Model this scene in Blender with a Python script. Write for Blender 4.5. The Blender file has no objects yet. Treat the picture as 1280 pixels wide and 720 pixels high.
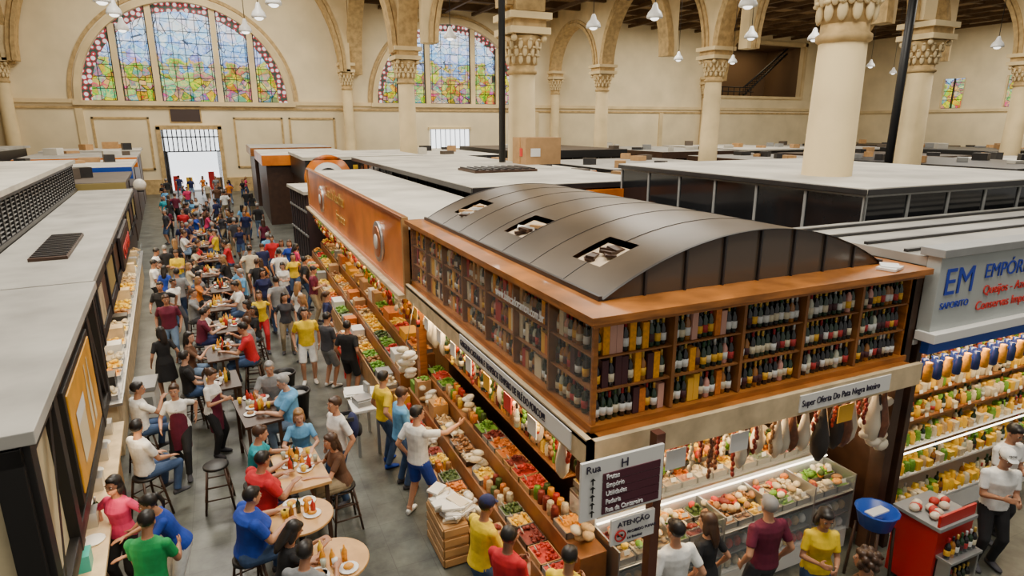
import bpy, math, random, time
from mathutils import Vector, Matrix
from mathutils.bvhtree import BVHTree
T0=time.time()
random.seed(7)
sc=bpy.context.scene
COL=sc.collection
pi=math.pi
def rnd(a,b): return random.uniform(a,b)

# ------------------------------------------------------------ materials
MATS={}
def mk(name,col,rough=.6,metal=0,noise=0,ns=4,bump=0,emit=0,alpha=1,trans=0,coat=0,stretch=None,spec=None):
    if name in MATS: return MATS[name]
    m=bpy.data.materials.new(name); m.use_nodes=True
    nt=m.node_tree; b=nt.nodes['Principled BSDF']
    c=(col[0],col[1],col[2],1)
    b.inputs['Base Color'].default_value=c
    b.inputs['Roughness'].default_value=rough
    b.inputs['Metallic'].default_value=metal
    if spec is not None: b.inputs['Specular IOR Level'].default_value=spec
    if alpha<1: b.inputs['Alpha'].default_value=alpha
    if trans: b.inputs['Transmission Weight'].default_value=trans
    if coat: b.inputs['Coat Weight'].default_value=coat
    if emit:
        b.inputs['Emission Color'].default_value=c; b.inputs['Emission Strength'].default_value=emit
    if noise or bump:
        tc=nt.nodes.new('ShaderNodeTexCoord'); n=nt.nodes.new('ShaderNodeTexNoise')
        n.inputs['Scale'].default_value=ns; n.inputs['Detail'].default_value=5
        if stretch:
            mp=nt.nodes.new('ShaderNodeMapping'); mp.inputs['Scale'].default_value=stretch
            nt.links.new(tc.outputs['Object'],mp.inputs['Vector']); nt.links.new(mp.outputs['Vector'],n.inputs['Vector'])
        else: nt.links.new(tc.outputs['Object'],n.inputs['Vector'])
        if noise:
            r=nt.nodes.new('ShaderNodeValToRGB')
            r.color_ramp.elements[0].position=.3; r.color_ramp.elements[1].position=.7
            r.color_ramp.elements[0].color=tuple(x*(1-noise) for x in col)+(1,)
            r.color_ramp.elements[1].color=tuple(min(1,x*(1+noise)) for x in col)+(1,)
            nt.links.new(n.outputs['Fac'],r.inputs['Fac']); nt.links.new(r.outputs['Color'],b.inputs['Base Color'])
        if bump:
            bp=nt.nodes.new('ShaderNodeBump'); bp.inputs['Strength'].default_value=bump; bp.inputs['Distance'].default_value=.02
            nt.links.new(n.outputs['Fac'],bp.inputs['Height']); nt.links.new(bp.outputs['Normal'],b.inputs['Normal'])
    MATS[name]=m; return m

stone=mk('stone_cream',(.72,.56,.30),.8,noise=.16,ns=.6,bump=.1)
stoneD=mk('stone_ochre',(.50,.34,.14),.8,noise=.28,ns=3,bump=.3)
wallm=mk('wall_plaster',(.80,.67,.42),.85,noise=.12,ns=.4)
ceilm=mk('ceiling_wood',(.26,.155,.06),.7,noise=.25,ns=2,stretch=(8,.4,1))
beamw=mk('ceiling_beam',(.10,.055,.022),.7,noise=.2,ns=3)
white=mk('white_paint',(.80,.79,.75),.5,noise=.05,ns=3)
roofw=mk('roof_sheet_pale',(.60,.57,.49),.65,noise=.26,ns=.7)
roofg=mk('roof_sheet_grey',(.38,.365,.325),.65,noise=.28,ns=.9)
roofb=mk('roof_sheet_brown',(.09,.068,.05),.6,noise=.25,ns=1)
black=mk('black_paint',(.009,.009,.010),.45)
dark=mk('dark_metal',(.020,.019,.020),.4,noise=.2,ns=5)
glassd=mk('dark_glass',(.014,.015,.017),.12,noise=.3,ns=1.5)
wood=mk('varnished_wood',(.36,.125,.022),.38,noise=.38,ns=3,stretch=(1,1,6),coat=.15)
woodS=mk('shelf_wood',(.26,.10,.024),.5,noise=.3,ns=4)
woodL=mk('light_wood',(.46,.25,.09),.5,noise=.2,ns=4)
woodD=mk('dark_wood',(.05,.022,.011),.45,noise=.3,ns=4)
orange=mk('orange_panel',(.86,.20,.008),.30,noise=.42,ns=.9)
copper=mk('copper_disc',(.6,.22,.09),.3,metal=.7)
cream=mk('cream_board',(.60,.46,.27),.65,noise=.25,ns=4)
red=mk('red_paint',(.52,.012,.012),.4)
blue=mk('blue_plastic',(.01,.07,.42),.35)
navyp=mk('navy_jar',(.012,.03,.16),.2,coat=.4)
steel=mk('steel',(.5,.5,.5),.35,metal=.85)
grey=mk('grey_paint',(.28,.285,.28),.5,noise=.1)
yellow=mk('yellow_goods',(.85,.50,.02),.4)
tube=mk('lamp_tube',(1,.9,.70),.5,emit=7)
paper=mk('paper_white',(.80,.79,.75),.7)
text_dk=mk('text_dark',(.03,.025,.05),.6)
text_wh=mk('text_white',(.9,.9,.9),.6)
text_bl=mk('text_blue',(.02,.05,.45),.5)
text_rd=mk('text_red',(.7,.03,.02),.5)
poly=mk('polycarbonate_brown',(.085,.062,.040),.33,noise=.4,ns=.7,spec=.6)
card=mk('cardboard',(.45,.26,.11),.8,noise=.1)

# ------------------------------------------------------------ mesh builder
class MB:
    def __init__(s,M=None): s.v=[];s.f=[];s.m=[];s.sm=[];s.mats=[];s.M=M
    def mi(s,mat):
        if mat not in s.mats: s.mats.append(mat)
        return s.mats.index(mat)
    def add(s,vs,fs,mat,smooth=False):
        o=len(s.v); s.v+= [tuple(v) for v in vs]; k=s.mi(mat)
        for f in fs: s.f.append(tuple(i+o for i in f)); s.m.append(k); s.sm.append(smooth)
    def box(s,x0,x1,y0,y1,z0,z1,mat):
        s.add([(x0,y0,z0),(x1,y0,z0),(x1,y1,z0),(x0,y1,z0),(x0,y0,z1),(x1,y0,z1),(x1,y1,z1),(x0,y1,z1)],
              [(0,3,2,1),(4,5,6,7),(0,1,5,4),(1,2,6,5),(2,3,7,6),(3,0,4,7)],mat)
    def obox(s,c,size,rz,mat,rx=0):
        R=Matrix.Rotation(rz,3,'Z')@Matrix.Rotation(rx,3,'X'); c=Vector(c)
        vs=[]
        for z in (-.5,.5):
            for x,y in ((-.5,-.5),(.5,-.5),(.5,.5),(-.5,.5)):
                vs.append(c+R@Vector((x*size[0],y*size[1],z*size[2])))
        s.add(vs,[(0,3,2,1),(4,5,6,7),(0,1,5,4),(1,2,6,5),(2,3,7,6),(3,0,4,7)],mat)
    def lathe(s,c,prof,mat,seg=12,smooth=True,rot=0):
        vs=[];fs=[]
        for r,z in prof:
            for i in range(seg):
                a=2*pi*i/seg+rot; vs.append((c[0]+r*math.cos(a),c[1]+r*math.sin(a),c[2]+z))
        n=len(prof)
        for j in range(n-1):
            for i in range(seg):
                k=(i+1)%seg; fs.append((j*seg+i,j*seg+k,(j+1)*seg+k,(j+1)*seg+i))
        fs.append(tuple(range(seg-1,-1,-1))); fs.append(tuple((n-1)*seg+i for i in range(seg)))
        s.add(vs,fs,mat,smooth)
    def cyl(s,p0,p1,r0,mat,r1=None,seg=8,smooth=True):
        r1=r0 if r1 is None else r1
        p0=Vector(p0);p1=Vector(p1);d=(p1-p0)
        if d.length<1e-6:return
        d.normalize(); a=d.orthogonal().normalized(); b=d.cross(a)
        vs=[]
        for p,r in ((p0,r0),(p1,r1)):
            for i in range(seg):
                t=2*pi*i/seg; vs.append(p+a*(r*math.cos(t))+b*(r*math.sin(t)))
        fs=[(i,(i+1)%seg,seg+(i+1)%seg,seg+i) for i in range(seg)]
        fs.append(tuple(range(seg-1,-1,-1))); fs.append(tuple(range(seg,2*seg)))
        s.add(vs,fs,mat,smooth)
    def ell(s,c,r,mat,seg=8,rings=5,R=None):
        vs=[];fs=[];c=Vector(c)
        if not hasattr(r,'__len__'): r=(r,r,r)
        for j in range(1,rings):
            ph=pi*j/rings
            for i in range(seg):
                a=2*pi*i/seg
                p=Vector((r[0]*math.sin(ph)*math.cos(a),r[1]*math.sin(ph)*math.sin(a),r[2]*math.cos(ph)))
                if R: p=R@p
                vs.append(c+p)
        t=Vector((0,0,r[2])); 
        if R: t=R@t
        vs.append(c+t); vs.append(c-t); T=len(vs)-2;B=T+1
        for j in range(rings-2):
            for i in range(seg):
                k=(i+1)%seg; fs.append((j*seg+i,(j+1)*seg+i,(j+1)*seg+k,j*seg+k))
        for i in range(seg):
            k=(i+1)%seg; fs.append((T,i,k)); fs.append((B,(rings-2)*seg+k,(rings-2)*seg+i))
        s.add(vs,fs,mat,True)
    def loft(s,rings,mat,seg=12):
        vs=[];fs=[]
        for c,ax,ay,rx,ry in rings:
            for i in range(seg):
                a=2*pi*i/seg; vs.append(Vector(c)+ax*(rx*math.cos(a))+ay*(ry*math.sin(a)))
        n=len(rings)
        for j in range(n-1):
            for i in range(seg):
                k=(i+1)%seg; fs.append((j*seg+i,j*seg+k,(j+1)*seg+k,(j+1)*seg+i))
        fs.append(tuple(range(seg-1,-1,-1))); fs.append(tuple((n-1)*seg+i for i in range(seg)))
        s.add(vs,fs,mat,True)
    def mesh(s,name):
        me=bpy.data.meshes.new(name)
        v=s.v if s.M is None else [tuple(s.M@Vector(p)) for p in s.v]
        me.from_pydata(v,[],s.f)
        for m in s.mats: me.materials.append(m)
        me.polygons.foreach_set('material_index',s.m); me.polygons.foreach_set('use_smooth',s.sm)
        me.update(); return me
    def obj(s,name,parent=None,bevel=0):
        o=bpy.data.objects.new(name,s.mesh(name)); COL.objects.link(o)
        if parent: o.parent=parent
        if bevel:
            b=o.modifiers.new('bevel','BEVEL'); b.width=bevel; b.segments=2; b.limit_method='ANGLE'
        return o
def text(body,size,loc,rot,mat,parent,name='lettering',ext=.004,align='LEFT',sx=1):
    c=bpy.data.curves.new(name,'FONT'); c.body=body; c.size=size; c.extrude=ext; c.align_x=align
    o=bpy.data.objects.new(name,c); COL.objects.link(o); o.location=loc; o.rotation_euler=rot; o.scale=(sx,1,1)
    c.materials.append(mat); o.parent=parent; return o
FRONT=(pi/2,0,0); LEFTF=(pi/2,0,-pi/2)

# ------------------------------------------------------------ camera
PT=math.radians(14.83); TH=math.radians(24.45)
cam=bpy.data.cameras.new('camera'); co=bpy.data.objects.new('camera',cam); COL.objects.link(co); sc.camera=co
cam.sensor_width=36; cam.lens=774/1280*36; cam.clip_end=400
co.location=(0,0,5.7); co.rotation_euler=(pi/2-PT,0,-TH)

# ------------------------------------------------------------ floor
fm=bpy.data.materials.new('floor_tiles'); fm.use_nodes=True
nt=fm.node_tree; b=nt.nodes['Principled BSDF']
tc=nt.nodes.new('ShaderNodeTexCoord'); br=nt.nodes.new('ShaderNodeTexBrick'); no=nt.nodes.new('ShaderNodeTexNoise'); mx=nt.nodes.new('ShaderNodeMix'); mx.data_type='RGBA'; mx.blend_type='MULTIPLY'
br.inputs['Scale'].default_value=1; br.inputs['Brick Width'].default_value=.5; br.inputs['Row Height'].default_value=.5; br.inputs['Mortar Size'].default_value=.005; br.offset=0
br.inputs['Color1'].default_value=(.072,.078,.070,1); br.inputs['Color2'].default_value=(.085,.090,.080,1); br.inputs['Mortar'].default_value=(.055,.056,.05,1)
no.inputs['Scale'].default_value=1.4; no.inputs['Detail'].default_value=10; no.inputs['Roughness'].default_value=.65
r=nt.nodes.new('ShaderNodeValToRGB'); r.color_ramp.elements[0].color=(.32,.32,.33,1); r.color_ramp.elements[0].position=.33; r.color_ramp.elements[1].color=(1.7,1.7,1.6,1); r.color_ramp.elements[1].position=.68
nt.links.new(tc.outputs['Object'],br.inputs['Vector']); nt.links.new(tc.outputs['Object'],no.inputs['Vector']); nt.links.new(no.outputs['Fac'],r.inputs['Fac'])
mx.inputs[0].default_value=1
nt.links.new(br.outputs['Color'],mx.inputs[6]); nt.links.new(r.outputs['Color'],mx.inputs[7]); nt.links.new(mx.outputs[2],b.inputs['Base Color'])
b.inputs['Roughness'].default_value=.38
f=MB(); f.box(-30,75,-8,60.6,-.2,0,fm); f.obj('floor')

# ------------------------------------------------------------ shell
def mapper(axis,c):
    if axis=='y': return lambda s,z,d: (c+d,s,z)
    return lambda s,z,d: (s,c+d,z)
def arch_wall(mb,axis,c,a0,a1,spring,R,top,th,mat,mid=None,n=28,trim=None,tw=.55,td=.18):
    mp=mapper(axis,c); mid=(a0+a1)/2 if mid is None else mid
    def q(s0,s1,z0,z1):
        vs=[mp(s0,z0,0),mp(s1,z0,0),mp(s1,z1,0),mp(s0,z1,0),mp(s0,z0,th),mp(s1,z0,th),mp(s1,z1,th),mp(s0,z1,th)]
        mb.add(vs,[(0,1,2,3),(7,6,5,4),(0,4,5,1),(1,5,6,2),(3,7,4,0)],mat)
    if mid-R>a0+.01: q(a0,mid-R,spring,top)
    if a1>mid+R+.01: q(mid+R,a1,spring,top)
    vs=[];fs=[]
    for i in range(n+1):
        a=pi-pi*i/n; s=mid+R*math.cos(a); z=spring+R*math.sin(a)
        vs+= [mp(s,z,0),mp(s,top,0),mp(s,z,th),mp(s,top,th)]
    for i in range(n):
        o=i*4; fs+=[(o,o+4,o+5,o+1),(o+2,o+3,o+7,o+6),(o,o+2,o+6,o+4)]
    mb.add(vs,fs,mat)
    if trim:
        for (r0,r1,dd) in ((R-.02,R+tw*.45,td),(R+tw*.55,R+tw,td*.6)):
            vs=[];fs=[]
            for i in range(n+1):
                a=pi-pi*i/n; ca=math.cos(a);sa=math.sin(a)
                for rr,d in ((r0,-dd),(r1,-dd),(r1,th+dd),(r0,th+dd)):
                    vs.append(mp(mid+rr*ca,spring+rr*sa,d))
            for i in range(n):
                o=i*4
                for k in range(4): fs.append((o+k,o+(k+1)%4,o+4+(k+1)%4,o+4+k))
            mb.add(vs,fs,trim)
YW=60
w=MB()
def wq(x0,x1,z0,z1,mat=wallm): w.box(x0,x1,YW,YW+.6,z0,z1,mat)
WIN=[(-2.05,7.65,7.5),(20.8,7.3,7.6)]
wq(-30,-9.7,0,21); 
wq(-9.7,-4.75,0,7.5); wq(-.15,5.6,0,7.5); wq(-4.75,-.15,5.3,7.5)
arch_wall(w,'x',YW,-9.7,5.6,7.5,7.65,21,.6,wallm,mid=-2.05)
wq(5.6,13.5,0,21); wq(13.5,28.1,0,7.6)
arch_wall(w,'x',YW,13.5,28.1,7.6,7.3,21,.6,wallm,mid=20.8)
wq(28.1,54,0,21); wq(54,67.5,0,9.0); wq(54,67.5,15.0,21); wq(67.5,75.6,0,21)
w.obj('wall_far')
for k,(cx,R,z0) in enumerate(WIN):
    t=MB()
    arch=[(R+.0,R+.45,.25),(R+.6,R+.85,.12)]
    for r0,r1,dd in arch:
        vs=[];fs=[];n=36
        for i in range(n+1):
            a=pi-pi*i/n
            for rr,d in ((r0,0),(r0,-dd),(r1,-dd),(r1,0)): vs.append((cx+rr*math.cos(a),YW+d,z0+rr*math.sin(a)))
        for i in range(n):
            o=i*4
            for q in range(3): fs.append((o+q,o+q+1,o+5+q,o+4+q))
        t.add(vs,fs,stoneD if dd<.2 else stone)
    t.box(cx-R-.6,cx+R+.6,YW-.3,YW+.02,z0-.35,z0,stone)
    t.obj('trim_%d'%(k+1))
def stained(name,seed):
    m=bpy.data.materials.new(name); m.use_nodes=True; nt=m.node_tree; N=nt.nodes; L=nt.links
    b=N['Principled BSDF']; b.inputs['Roughness'].default_value=.5; b.inputs['Base Color'].default_value=(.01,.01,.01,1); b.inputs['Specular IOR Level'].default_value=.1
    tc=N.new('ShaderNodeTexCoord'); sp=N.new('ShaderNodeSeparateXYZ'); L.new(tc.outputs['Object'],sp.inputs[0])
    no=N.new('ShaderNodeTexNoise'); no.inputs['Scale'].default_value=.8; no.inputs['Detail'].default_value=5; no.inputs['Roughness'].default_value=.6
    mpn=N.new('ShaderNodeMapping'); mpn.inputs['Location'].default_value=(seed*3.1,0,seed); L.new(tc.outputs['Object'],mpn.inputs[0]); L.new(mpn.outputs[0],no.inputs['Vector'])
    ma=N.new('ShaderNodeMath'); ma.operation='MULTIPLY_ADD'; ma.inputs[1].default_value=1/7.8; ma.inputs[2].default_value=-.42; L.new(sp.outputs['Z'],ma.inputs[0])
    ad=N.new('ShaderNodeMath'); ad.operation='MULTIPLY_ADD'; ad.inputs[1].default_value=.9; L.new(no.outputs['Fac'],ad.inputs[0]); L.new(ma.outputs[0],ad.inputs[2])
    rp=N.new('ShaderNodeValToRGB'); L.new(ad.outputs[0],rp.inputs[0])
    e=rp.color_ramp.elements; e[0].position=0; e[0].color=(.01,.12,.01,1); e[1].position=1; e[1].color=(.10,.32,.85,1)
    for p,c in ((.05,(.7,.42,.0)),(.09,(.01,.22,.01)),(.14,(.65,.03,.01)),(.18,(.25,.5,.01)),(.23,(.8,.5,.01)),(.27,(.01,.2,.02)),(.32,(.55,.12,.03)),(.36,(.08,.42,.03)),(.41,(.75,.45,.08)),(.45,(.05,.22,.6)),(.52,(.55,.74,.97)),(.58,(.15,.42,.88)),(.66,(.82,.9,.98)),(.72,(.30,.58,.93)),(.8,(.85,.8,.8)),(.87,(.7,.84,.98))):
        x=e.new(p); x.color=c+(1,)
    vo=N.new('ShaderNodeTexVoronoi'); vo.inputs['Scale'].default_value=1.5; L.new(mpn.outputs[0],vo.inputs['Vector'])
    hs=N.new('ShaderNodeHueSaturation'); hs.inputs['Saturation'].default_value=2.0; hs.inputs['Value'].default_value=.8; L.new(vo.outputs['Color'],hs.inputs['Color'])
    mz=N.new('ShaderNodeMapRange'); mz.inputs[1].default_value=0; mz.inputs[2].default_value=5; mz.inputs[3].default_value=.36; mz.inputs[4].default_value=.10; L.new(sp.outputs['Z'],mz.inputs[0])
    mx=N.new('ShaderNodeMix'); mx.data_type='RGBA'; L.new(mz.outputs[0],mx.inputs[0]); L.new(rp.outputs[0],mx.inputs[6]); L.new(hs.outputs[0],mx.inputs[7])
    ve=N.new('ShaderNodeTexVoronoi'); ve.feature='DISTANCE_TO_EDGE'; ve.inputs['Scale'].default_value=1.5; L.new(mpn.outputs[0],ve.inputs['Vector'])
    ge=N.new('ShaderNodeMath'); ge.operation='GREATER_THAN'; ge.inputs[1].default_value=.022; L.new(ve.outputs['Distance'],ge.inputs[0])
    def grid(out,sc_):
        a=N.new('ShaderNodeMath'); a.operation='MULTIPLY'; a.inputs[1].default_value=sc_; L.new(out,a.inputs[0])
        f=N.new('ShaderNodeMath'); f.operation='FRACT'; L.new(a.outputs[0],f.inputs[0])
        g=N.new('ShaderNodeMath'); g.operation='GREATER_THAN'; g.inputs[1].default_value=.07; L.new(f.outputs[0],g.inputs[0]); return g
    g1=grid(sp.outputs['X'],1.1); g2=grid(sp.outputs['Z'],1.1)
    mm=N.new('ShaderNodeMath'); mm.operation='MULTIPLY'; L.new(g1.outputs[0],mm.inputs[0]); L.new(g2.outputs[0],mm.inputs[1])
    m2=N.new('ShaderNodeMath'); m2.operation='MULTIPLY'; L.new(mm.outputs[0],m2.inputs[0]); L.new(ge.outputs[0],m2.inputs[1])
    mr=N.new('ShaderNodeMapRange'); mr.inputs[3].default_value=.25; mr.inputs[4].default_value=1.9; L.new(m2.outputs[0],mr.inputs[0])
    L.new(mx.outputs[2],b.inputs['Emission Color']); L.new(mr.outputs[0],b.inputs['Emission Strength'])
    return m
def borderglass():
    m=bpy.data.materials.new('stained_border'); m.use_nodes=True; nt=m.node_tree; N=nt.nodes; L=nt.links
    b=N['Principled BSDF']; b.inputs['Base Color'].default_value=(.02,.02,.02,1); tc=N.new('ShaderNodeTexCoord'); vo=N.new('ShaderNodeTexVoronoi'); vo.inputs['Scale'].default_value=2.3; vo.inputs['Randomness'].default_value=.35
    L.new(tc.outputs['Object'],vo.inputs['Vector']); rp=N.new('ShaderNodeValToRGB'); rp.color_ramp.interpolation='CONSTANT'
    e=rp.color_ramp.elements; e[0].position=0; e[0].color=(.9,.85,.8,1); e[1].position=.36; e[1].color=(.5,.01,.03,1); x=e.new(.50); x.color=(.02,.05,.03,1)
    L.new(vo.outputs['Distance'],rp.inputs[0]); L.new(rp.outputs[0],b.inputs['Emission Color']); b.inputs['Emission Strength'].default_value=1.1
    return m
bg=borderglass()
for k,(cx,R,z0) in enumerate(WIN):
    g=MB(); sg=stained('stained_glass_%d'%k,k+1); n=40
    r1=R*.91; vs=[(0,0,0)]+[(r1*math.cos(pi*i/n),0,r1*math.sin(pi*i/n)) for i in range(n+1)]
    g.add(vs,[(0,i+2,i+1) for i in range(n)],sg)
    vs=[];fs=[]
    for i in range(n+1):
        a=pi*i/n; vs+=[(r1*math.cos(a),0,r1*math.sin(a)),(R*1.01*math.cos(a),0,R*1.01*math.sin(a))]
    for i in range(n): fs.append((i*2,i*2+2,i*2+3,i*2+1))
    g.add(vs,fs,bg)
    for x in (-5,-2.3,2.3,5):
        zt=math.sqrt(R*R-x*x)
        g.box(x-.22,x+.22,-.3,.05,0,zt,stone); g.box(x-.32,x-.24,-.12,.05,0,zt,dark); g.box(x+.24,x+.32,-.12,.05,0,zt,dark)
    o=g.obj('window_%d'%(k+1)); o.location=(cx,YW+.35,z0)
d=MB()
d.box(-4.9,-4.6,YW-.25,YW+.1,0,5.5,stoneD); d.box(-.3,0,YW-.25,YW+.1,0,5.5,stoneD); d.box(-4.9,0,YW-.25,YW+.1,5.25,5.6,stoneD)
bright=mk('daylight_street',(.90,.95,1),.5,emit=2.2)
d.box(-4.6,-.3,YW+2.75,YW+2.8,0,5.3,bright)
for i,(x,c_) in enumerate(((-4.3,red),(-3.3,yellow),(-1.5,red),(-.9,woodL))): d.box(x,x+.5,YW+2.3,YW+2.6,0,rnd(1.0,1.9),c_)
d.box(-4.7,-4.6,YW+.1,YW+2.8,0,5.3,grey); d.box(-.3,-.2,YW+.1,YW+2.8,0,5.3,grey)
for i in range(13): d.box(-4.55+i*.35,-4.46+i*.35,YW+.2,YW+.28,3.4,5.25,dark)
for z in (3.4,4.6): d.box(-4.6,-.3,YW+.2,YW+.28,z,z+.1,dark)
for x in (-4.55,-.55):
    for i in range(5): d.box(x+i*.05-.0,x+i*.05+.03,YW+.1,YW+.9,0,3.4,dark)
d.obj('door_1')
pl=MB(); pl.box(-3.7,-1.5,YW-.1,YW,5.9,7.1,mk('bronze_plaque',(.05,.03,.025),.5)); pl.box(-3.8,-1.4,YW-.05,YW,5.8,7.2,stoneD); pl.obj('wall_plaque',bevel=.02)
t=MB()
for a,bx in ((-30,-9.9),(5.8,13.3),(28.3,75)):
    t.box(a,bx,YW-.22,YW,7.3,7.6,stone)
t.box(-30,75,YW-.12,YW,6.9,7.05,stoneD); t.box(-30,-4.9,YW-.15,YW,0,1.2,stoneD); t.box(0,75,YW-.15,YW,0,1.2,stoneD)
for x in list(range(-28,-9,6))+list(range(30,54,8)): t.box(x-.25,x+.25,YW-.15,YW,1.2,6.9,stone)
for x in (-7.3,3.0,7.5): t.box(x-2,x+2,YW-.08,YW,2,2.15,stoneD); t.box(x-2,x+2,YW-.08,YW,6.1,6.25,stoneD); t.box(x-2,x-1.85,YW-.08,YW,2,6.25,stoneD); t.box(x+1.85,x+2,YW-.08,YW,2,6.25,stoneD)
t.box(53.6,54,YW-.2,YW,9,15.4,stone); t.box(67.5,67.9,YW-.2,YW,9,15.4,stone); t.box(53.6,67.9,YW-.2,YW,15,15.4,stone); t.box(53.6,67.9,YW-.25,YW,8.7,9,stone)
t.obj('trim_cornice')
t=MB(); t.box(18.5,22.5,YW-.1,YW-.02,3.4,5.2,bright)
for i in range(9): t.box(18.5+i*.5,18.56+i*.5,YW-.16,YW-.08,3.4,5.2,dark)
t.box(18.3,22.7,YW-.2,YW,5.2,5.4,stone); t.box(18.3,22.7,YW-.2,YW,3.2,3.4,stone); t.obj('window_3')
mz=MB(); rm=mk('dim_room',(.17,.105,.055),.8)
mz.box(54,67.5,YW+6,YW+6.2,9,15,rm); mz.box(53.8,54,YW+.6,YW+6,9,15,rm); mz.box(67.5,67.7,YW+.6,YW+6,9,15,rm); mz.box(54,67.5,YW+.6,YW+6,8.8,9,rm); mz.box(54,67.5,YW+.6,YW+6,15,15.2,rm)
mz.obj('wall_mezzanine')
st=MB()
for i in range(20):
    x=60+i*.34; z=9.05+i*.27; st.box(x,x+.38,YW+2,YW+3.2,z,z+.08,black)
    st.box(x,x+.04,YW+2,YW+2.04,z,z+1.0,black)
for off in (0,1.0):
    st.cyl((60,YW+2,9.1+off),(66.8,YW+2,14.4+off*.6),.11,black)
for zz in (9.5,10.0): st.cyl((54.1,YW+.3,zz),(60,YW+.3,zz),.06,black)
for i in range(7): st.cyl((54.2+i*.9,YW+.3,9.0),(54.2+i*.9,YW+.3,10.0),.05,black)
st.obj('metal_staircase')
w=MB(); w.box(75,75.6,-8,60,0,7.4,wallm); w.box(75,75.6,-8,60,10.6,21,wallm)
ys=[(-8,20),(22.5,26.5),(29,38),(40.5,44.5),(47,60)]
for a,bx in ys: w.box(75,75.6,a,bx,7.4,10.6,wallm)
w.box(74.8,75,-8,60,7.0,7.3,stone); w.obj('wall_right')
for i,(a,bx) in enumerate(((20,22.5),(26.5,29),(38,40.5),(44.5,47))):
    g=MB(); g.box(-.05,.05,-1.25,1.25,0,3.2,stained('stained_small_%d'%i,4+i)); g.box(-.25,-.05,-1.3,-1.1,0,3.2,stone); g.box(-.25,-.05,1.1,1.3,0,3.2,stone); g.box(-.25,-.05,-.06,.06,0,3.2,dark)
    o=g.obj('window_%d'%(4+i)); o.location=(75.3,(a+bx)/2,7.4)
w=MB(); w.box(-30.6,-30,-8,60,0,21,wallm); w.obj('wall_left')
c=MB(); c.box(-30,11.2,9,60.6,20,20.3,ceilm); c.box(11.2,75,9,60.6,16.5,16.8,ceilm)
for i in range(12):
    y=10+i*4.4; c.box(11.2,75,y,y+.4,15.9,16.5,beamw)
for x in range(14,75,3): c.box(x,x+.25,9,60,15.7,16.0,beamw)
c.obj('ceiling')

def column(mb,x,y,zc,r=.6,top=10.4):
    mb.box(x-r*1.35,x+r*1.35,y-r*1.35,y+r*1.35,0,1.0,stone)
    mb.lathe((x,y,0),[(r*1.25,1.0),(r*1.25,1.15),(r*1.05,1.3),(r*1.03,1.5),(r*.86,zc-.35)],stone,seg=16)
    mb.lathe((x,y,zc-.35),[(r*.86,0),(r*1.0,.05),(r*1.0,.15),(r*.86,.2),(r*.86,.35)],stoneD,seg=16)
    mb.lathe((x,y,zc),[(r*.86,0),(r*.9,.4),(r*1.05,.8),(r*1.3,1.1)],stoneD,seg=16)
    for tier,(zz,rr,n) in enumerate(((.22,.96,12),(.50,1.04,12),(.78,1.16,12))):
        for i in range(n):
            a=2*pi*(i+.5*(tier%2))/n
            mb.ell((x+r*rr*math.cos(a),y+r*rr*math.sin(a),zc+zz),(.07,.10,.20),stone,8,6,R=Matrix.Rotation(a,3,'Z'))
            mb.ell((x+r*(rr+.12)*math.cos(a),y+r*(rr+.12)*math.sin(a),zc+zz+.16),(.07,.08,.05),stone,6,5,R=Matrix.Rotation(a,3,'Z'))
    for i in range(4):
        a=pi/4+i*pi/2; px=x+r*1.5*math.cos(a);py=y+r*1.5*math.sin(a)
        mb.ell((px,py,zc+1.0),(.13,.13,.15),stone,8,6)
    mb.box(x-r*1.4,x+r*1.4,y-r*1.4,y+r*1.4,zc+1.15,zc+1.4,stone)
    mb.box(x-r*1.15,x+r*1.15,y-r*1.15,y+r*1.15,zc+1.4,top-.25,stoneD)
    mb.box(x-r*1.45,x+r*1.45,y-r*1.45,y+r*1.45,top-.25,top,stone)
cols=[(11.5,9.3,7.6),(11.5,24.3,8.0),(11.5,42.3,8.6),(32,21.2,8.5),(32,36,8.9),(32,50.5,8.9),(54,28,8.7),(54,43,8.9),(-14,24.3,8.2),(-14,42.3,8.6)]
for x,y,zc in cols:
    m=MB(); column(m,x,y,zc,.52 if y<10 else (.62 if x<12 else .66), top=zc+1.95); m.obj('stone_column')
for x in (-14.4,10.7,32,52):
    m=MB(); column(m,x,YW-.5,9.0,.5,top=10.95); m.obj('stone_pilaster')
ar=MB()
for X,yy in ((11.5,(9.3,24.3,42.3,60)),(32,(21.2,36,50.5,60.2)),(-14,(9.3,24.3,42.3,60)),(54,(28,43,60))):
    for a,bx in zip(yy[:-1],yy[1:]):
        R=(bx-a)/2-.75
        sp=10.0 if X<12 else 10.6
        arch_wall(ar,'y',X-.45,a,bx,sp,R,20.5,.9,stone,trim=stoneD)
for Y,xx in ((24.3,(-14,11.5)),(42.3,(-14,11.5)),(23,(12,31.5)),(40,(12,31.5)),(34,(32.5,54)),(59.2,(-14,11))):
    a,bx=xx; R=(bx-a)/2-.9
    arch_wall(ar,'x',Y-.4,a,bx,10.2 if a<0 else 10.6,R,22,.8,stone,trim=stoneD)
ar.obj('wall_arcade')
pp=MB(); pp.cyl((10.25,23.5,3.5),(10.25,23.5,19.9),.14,black); pp.obj('drain_pipe')
pp=MB(); pp.cyl((30.6,21.2,0),(30.6,21.2,15.6),.2,black); pp.obj('drain_pipe')

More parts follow.
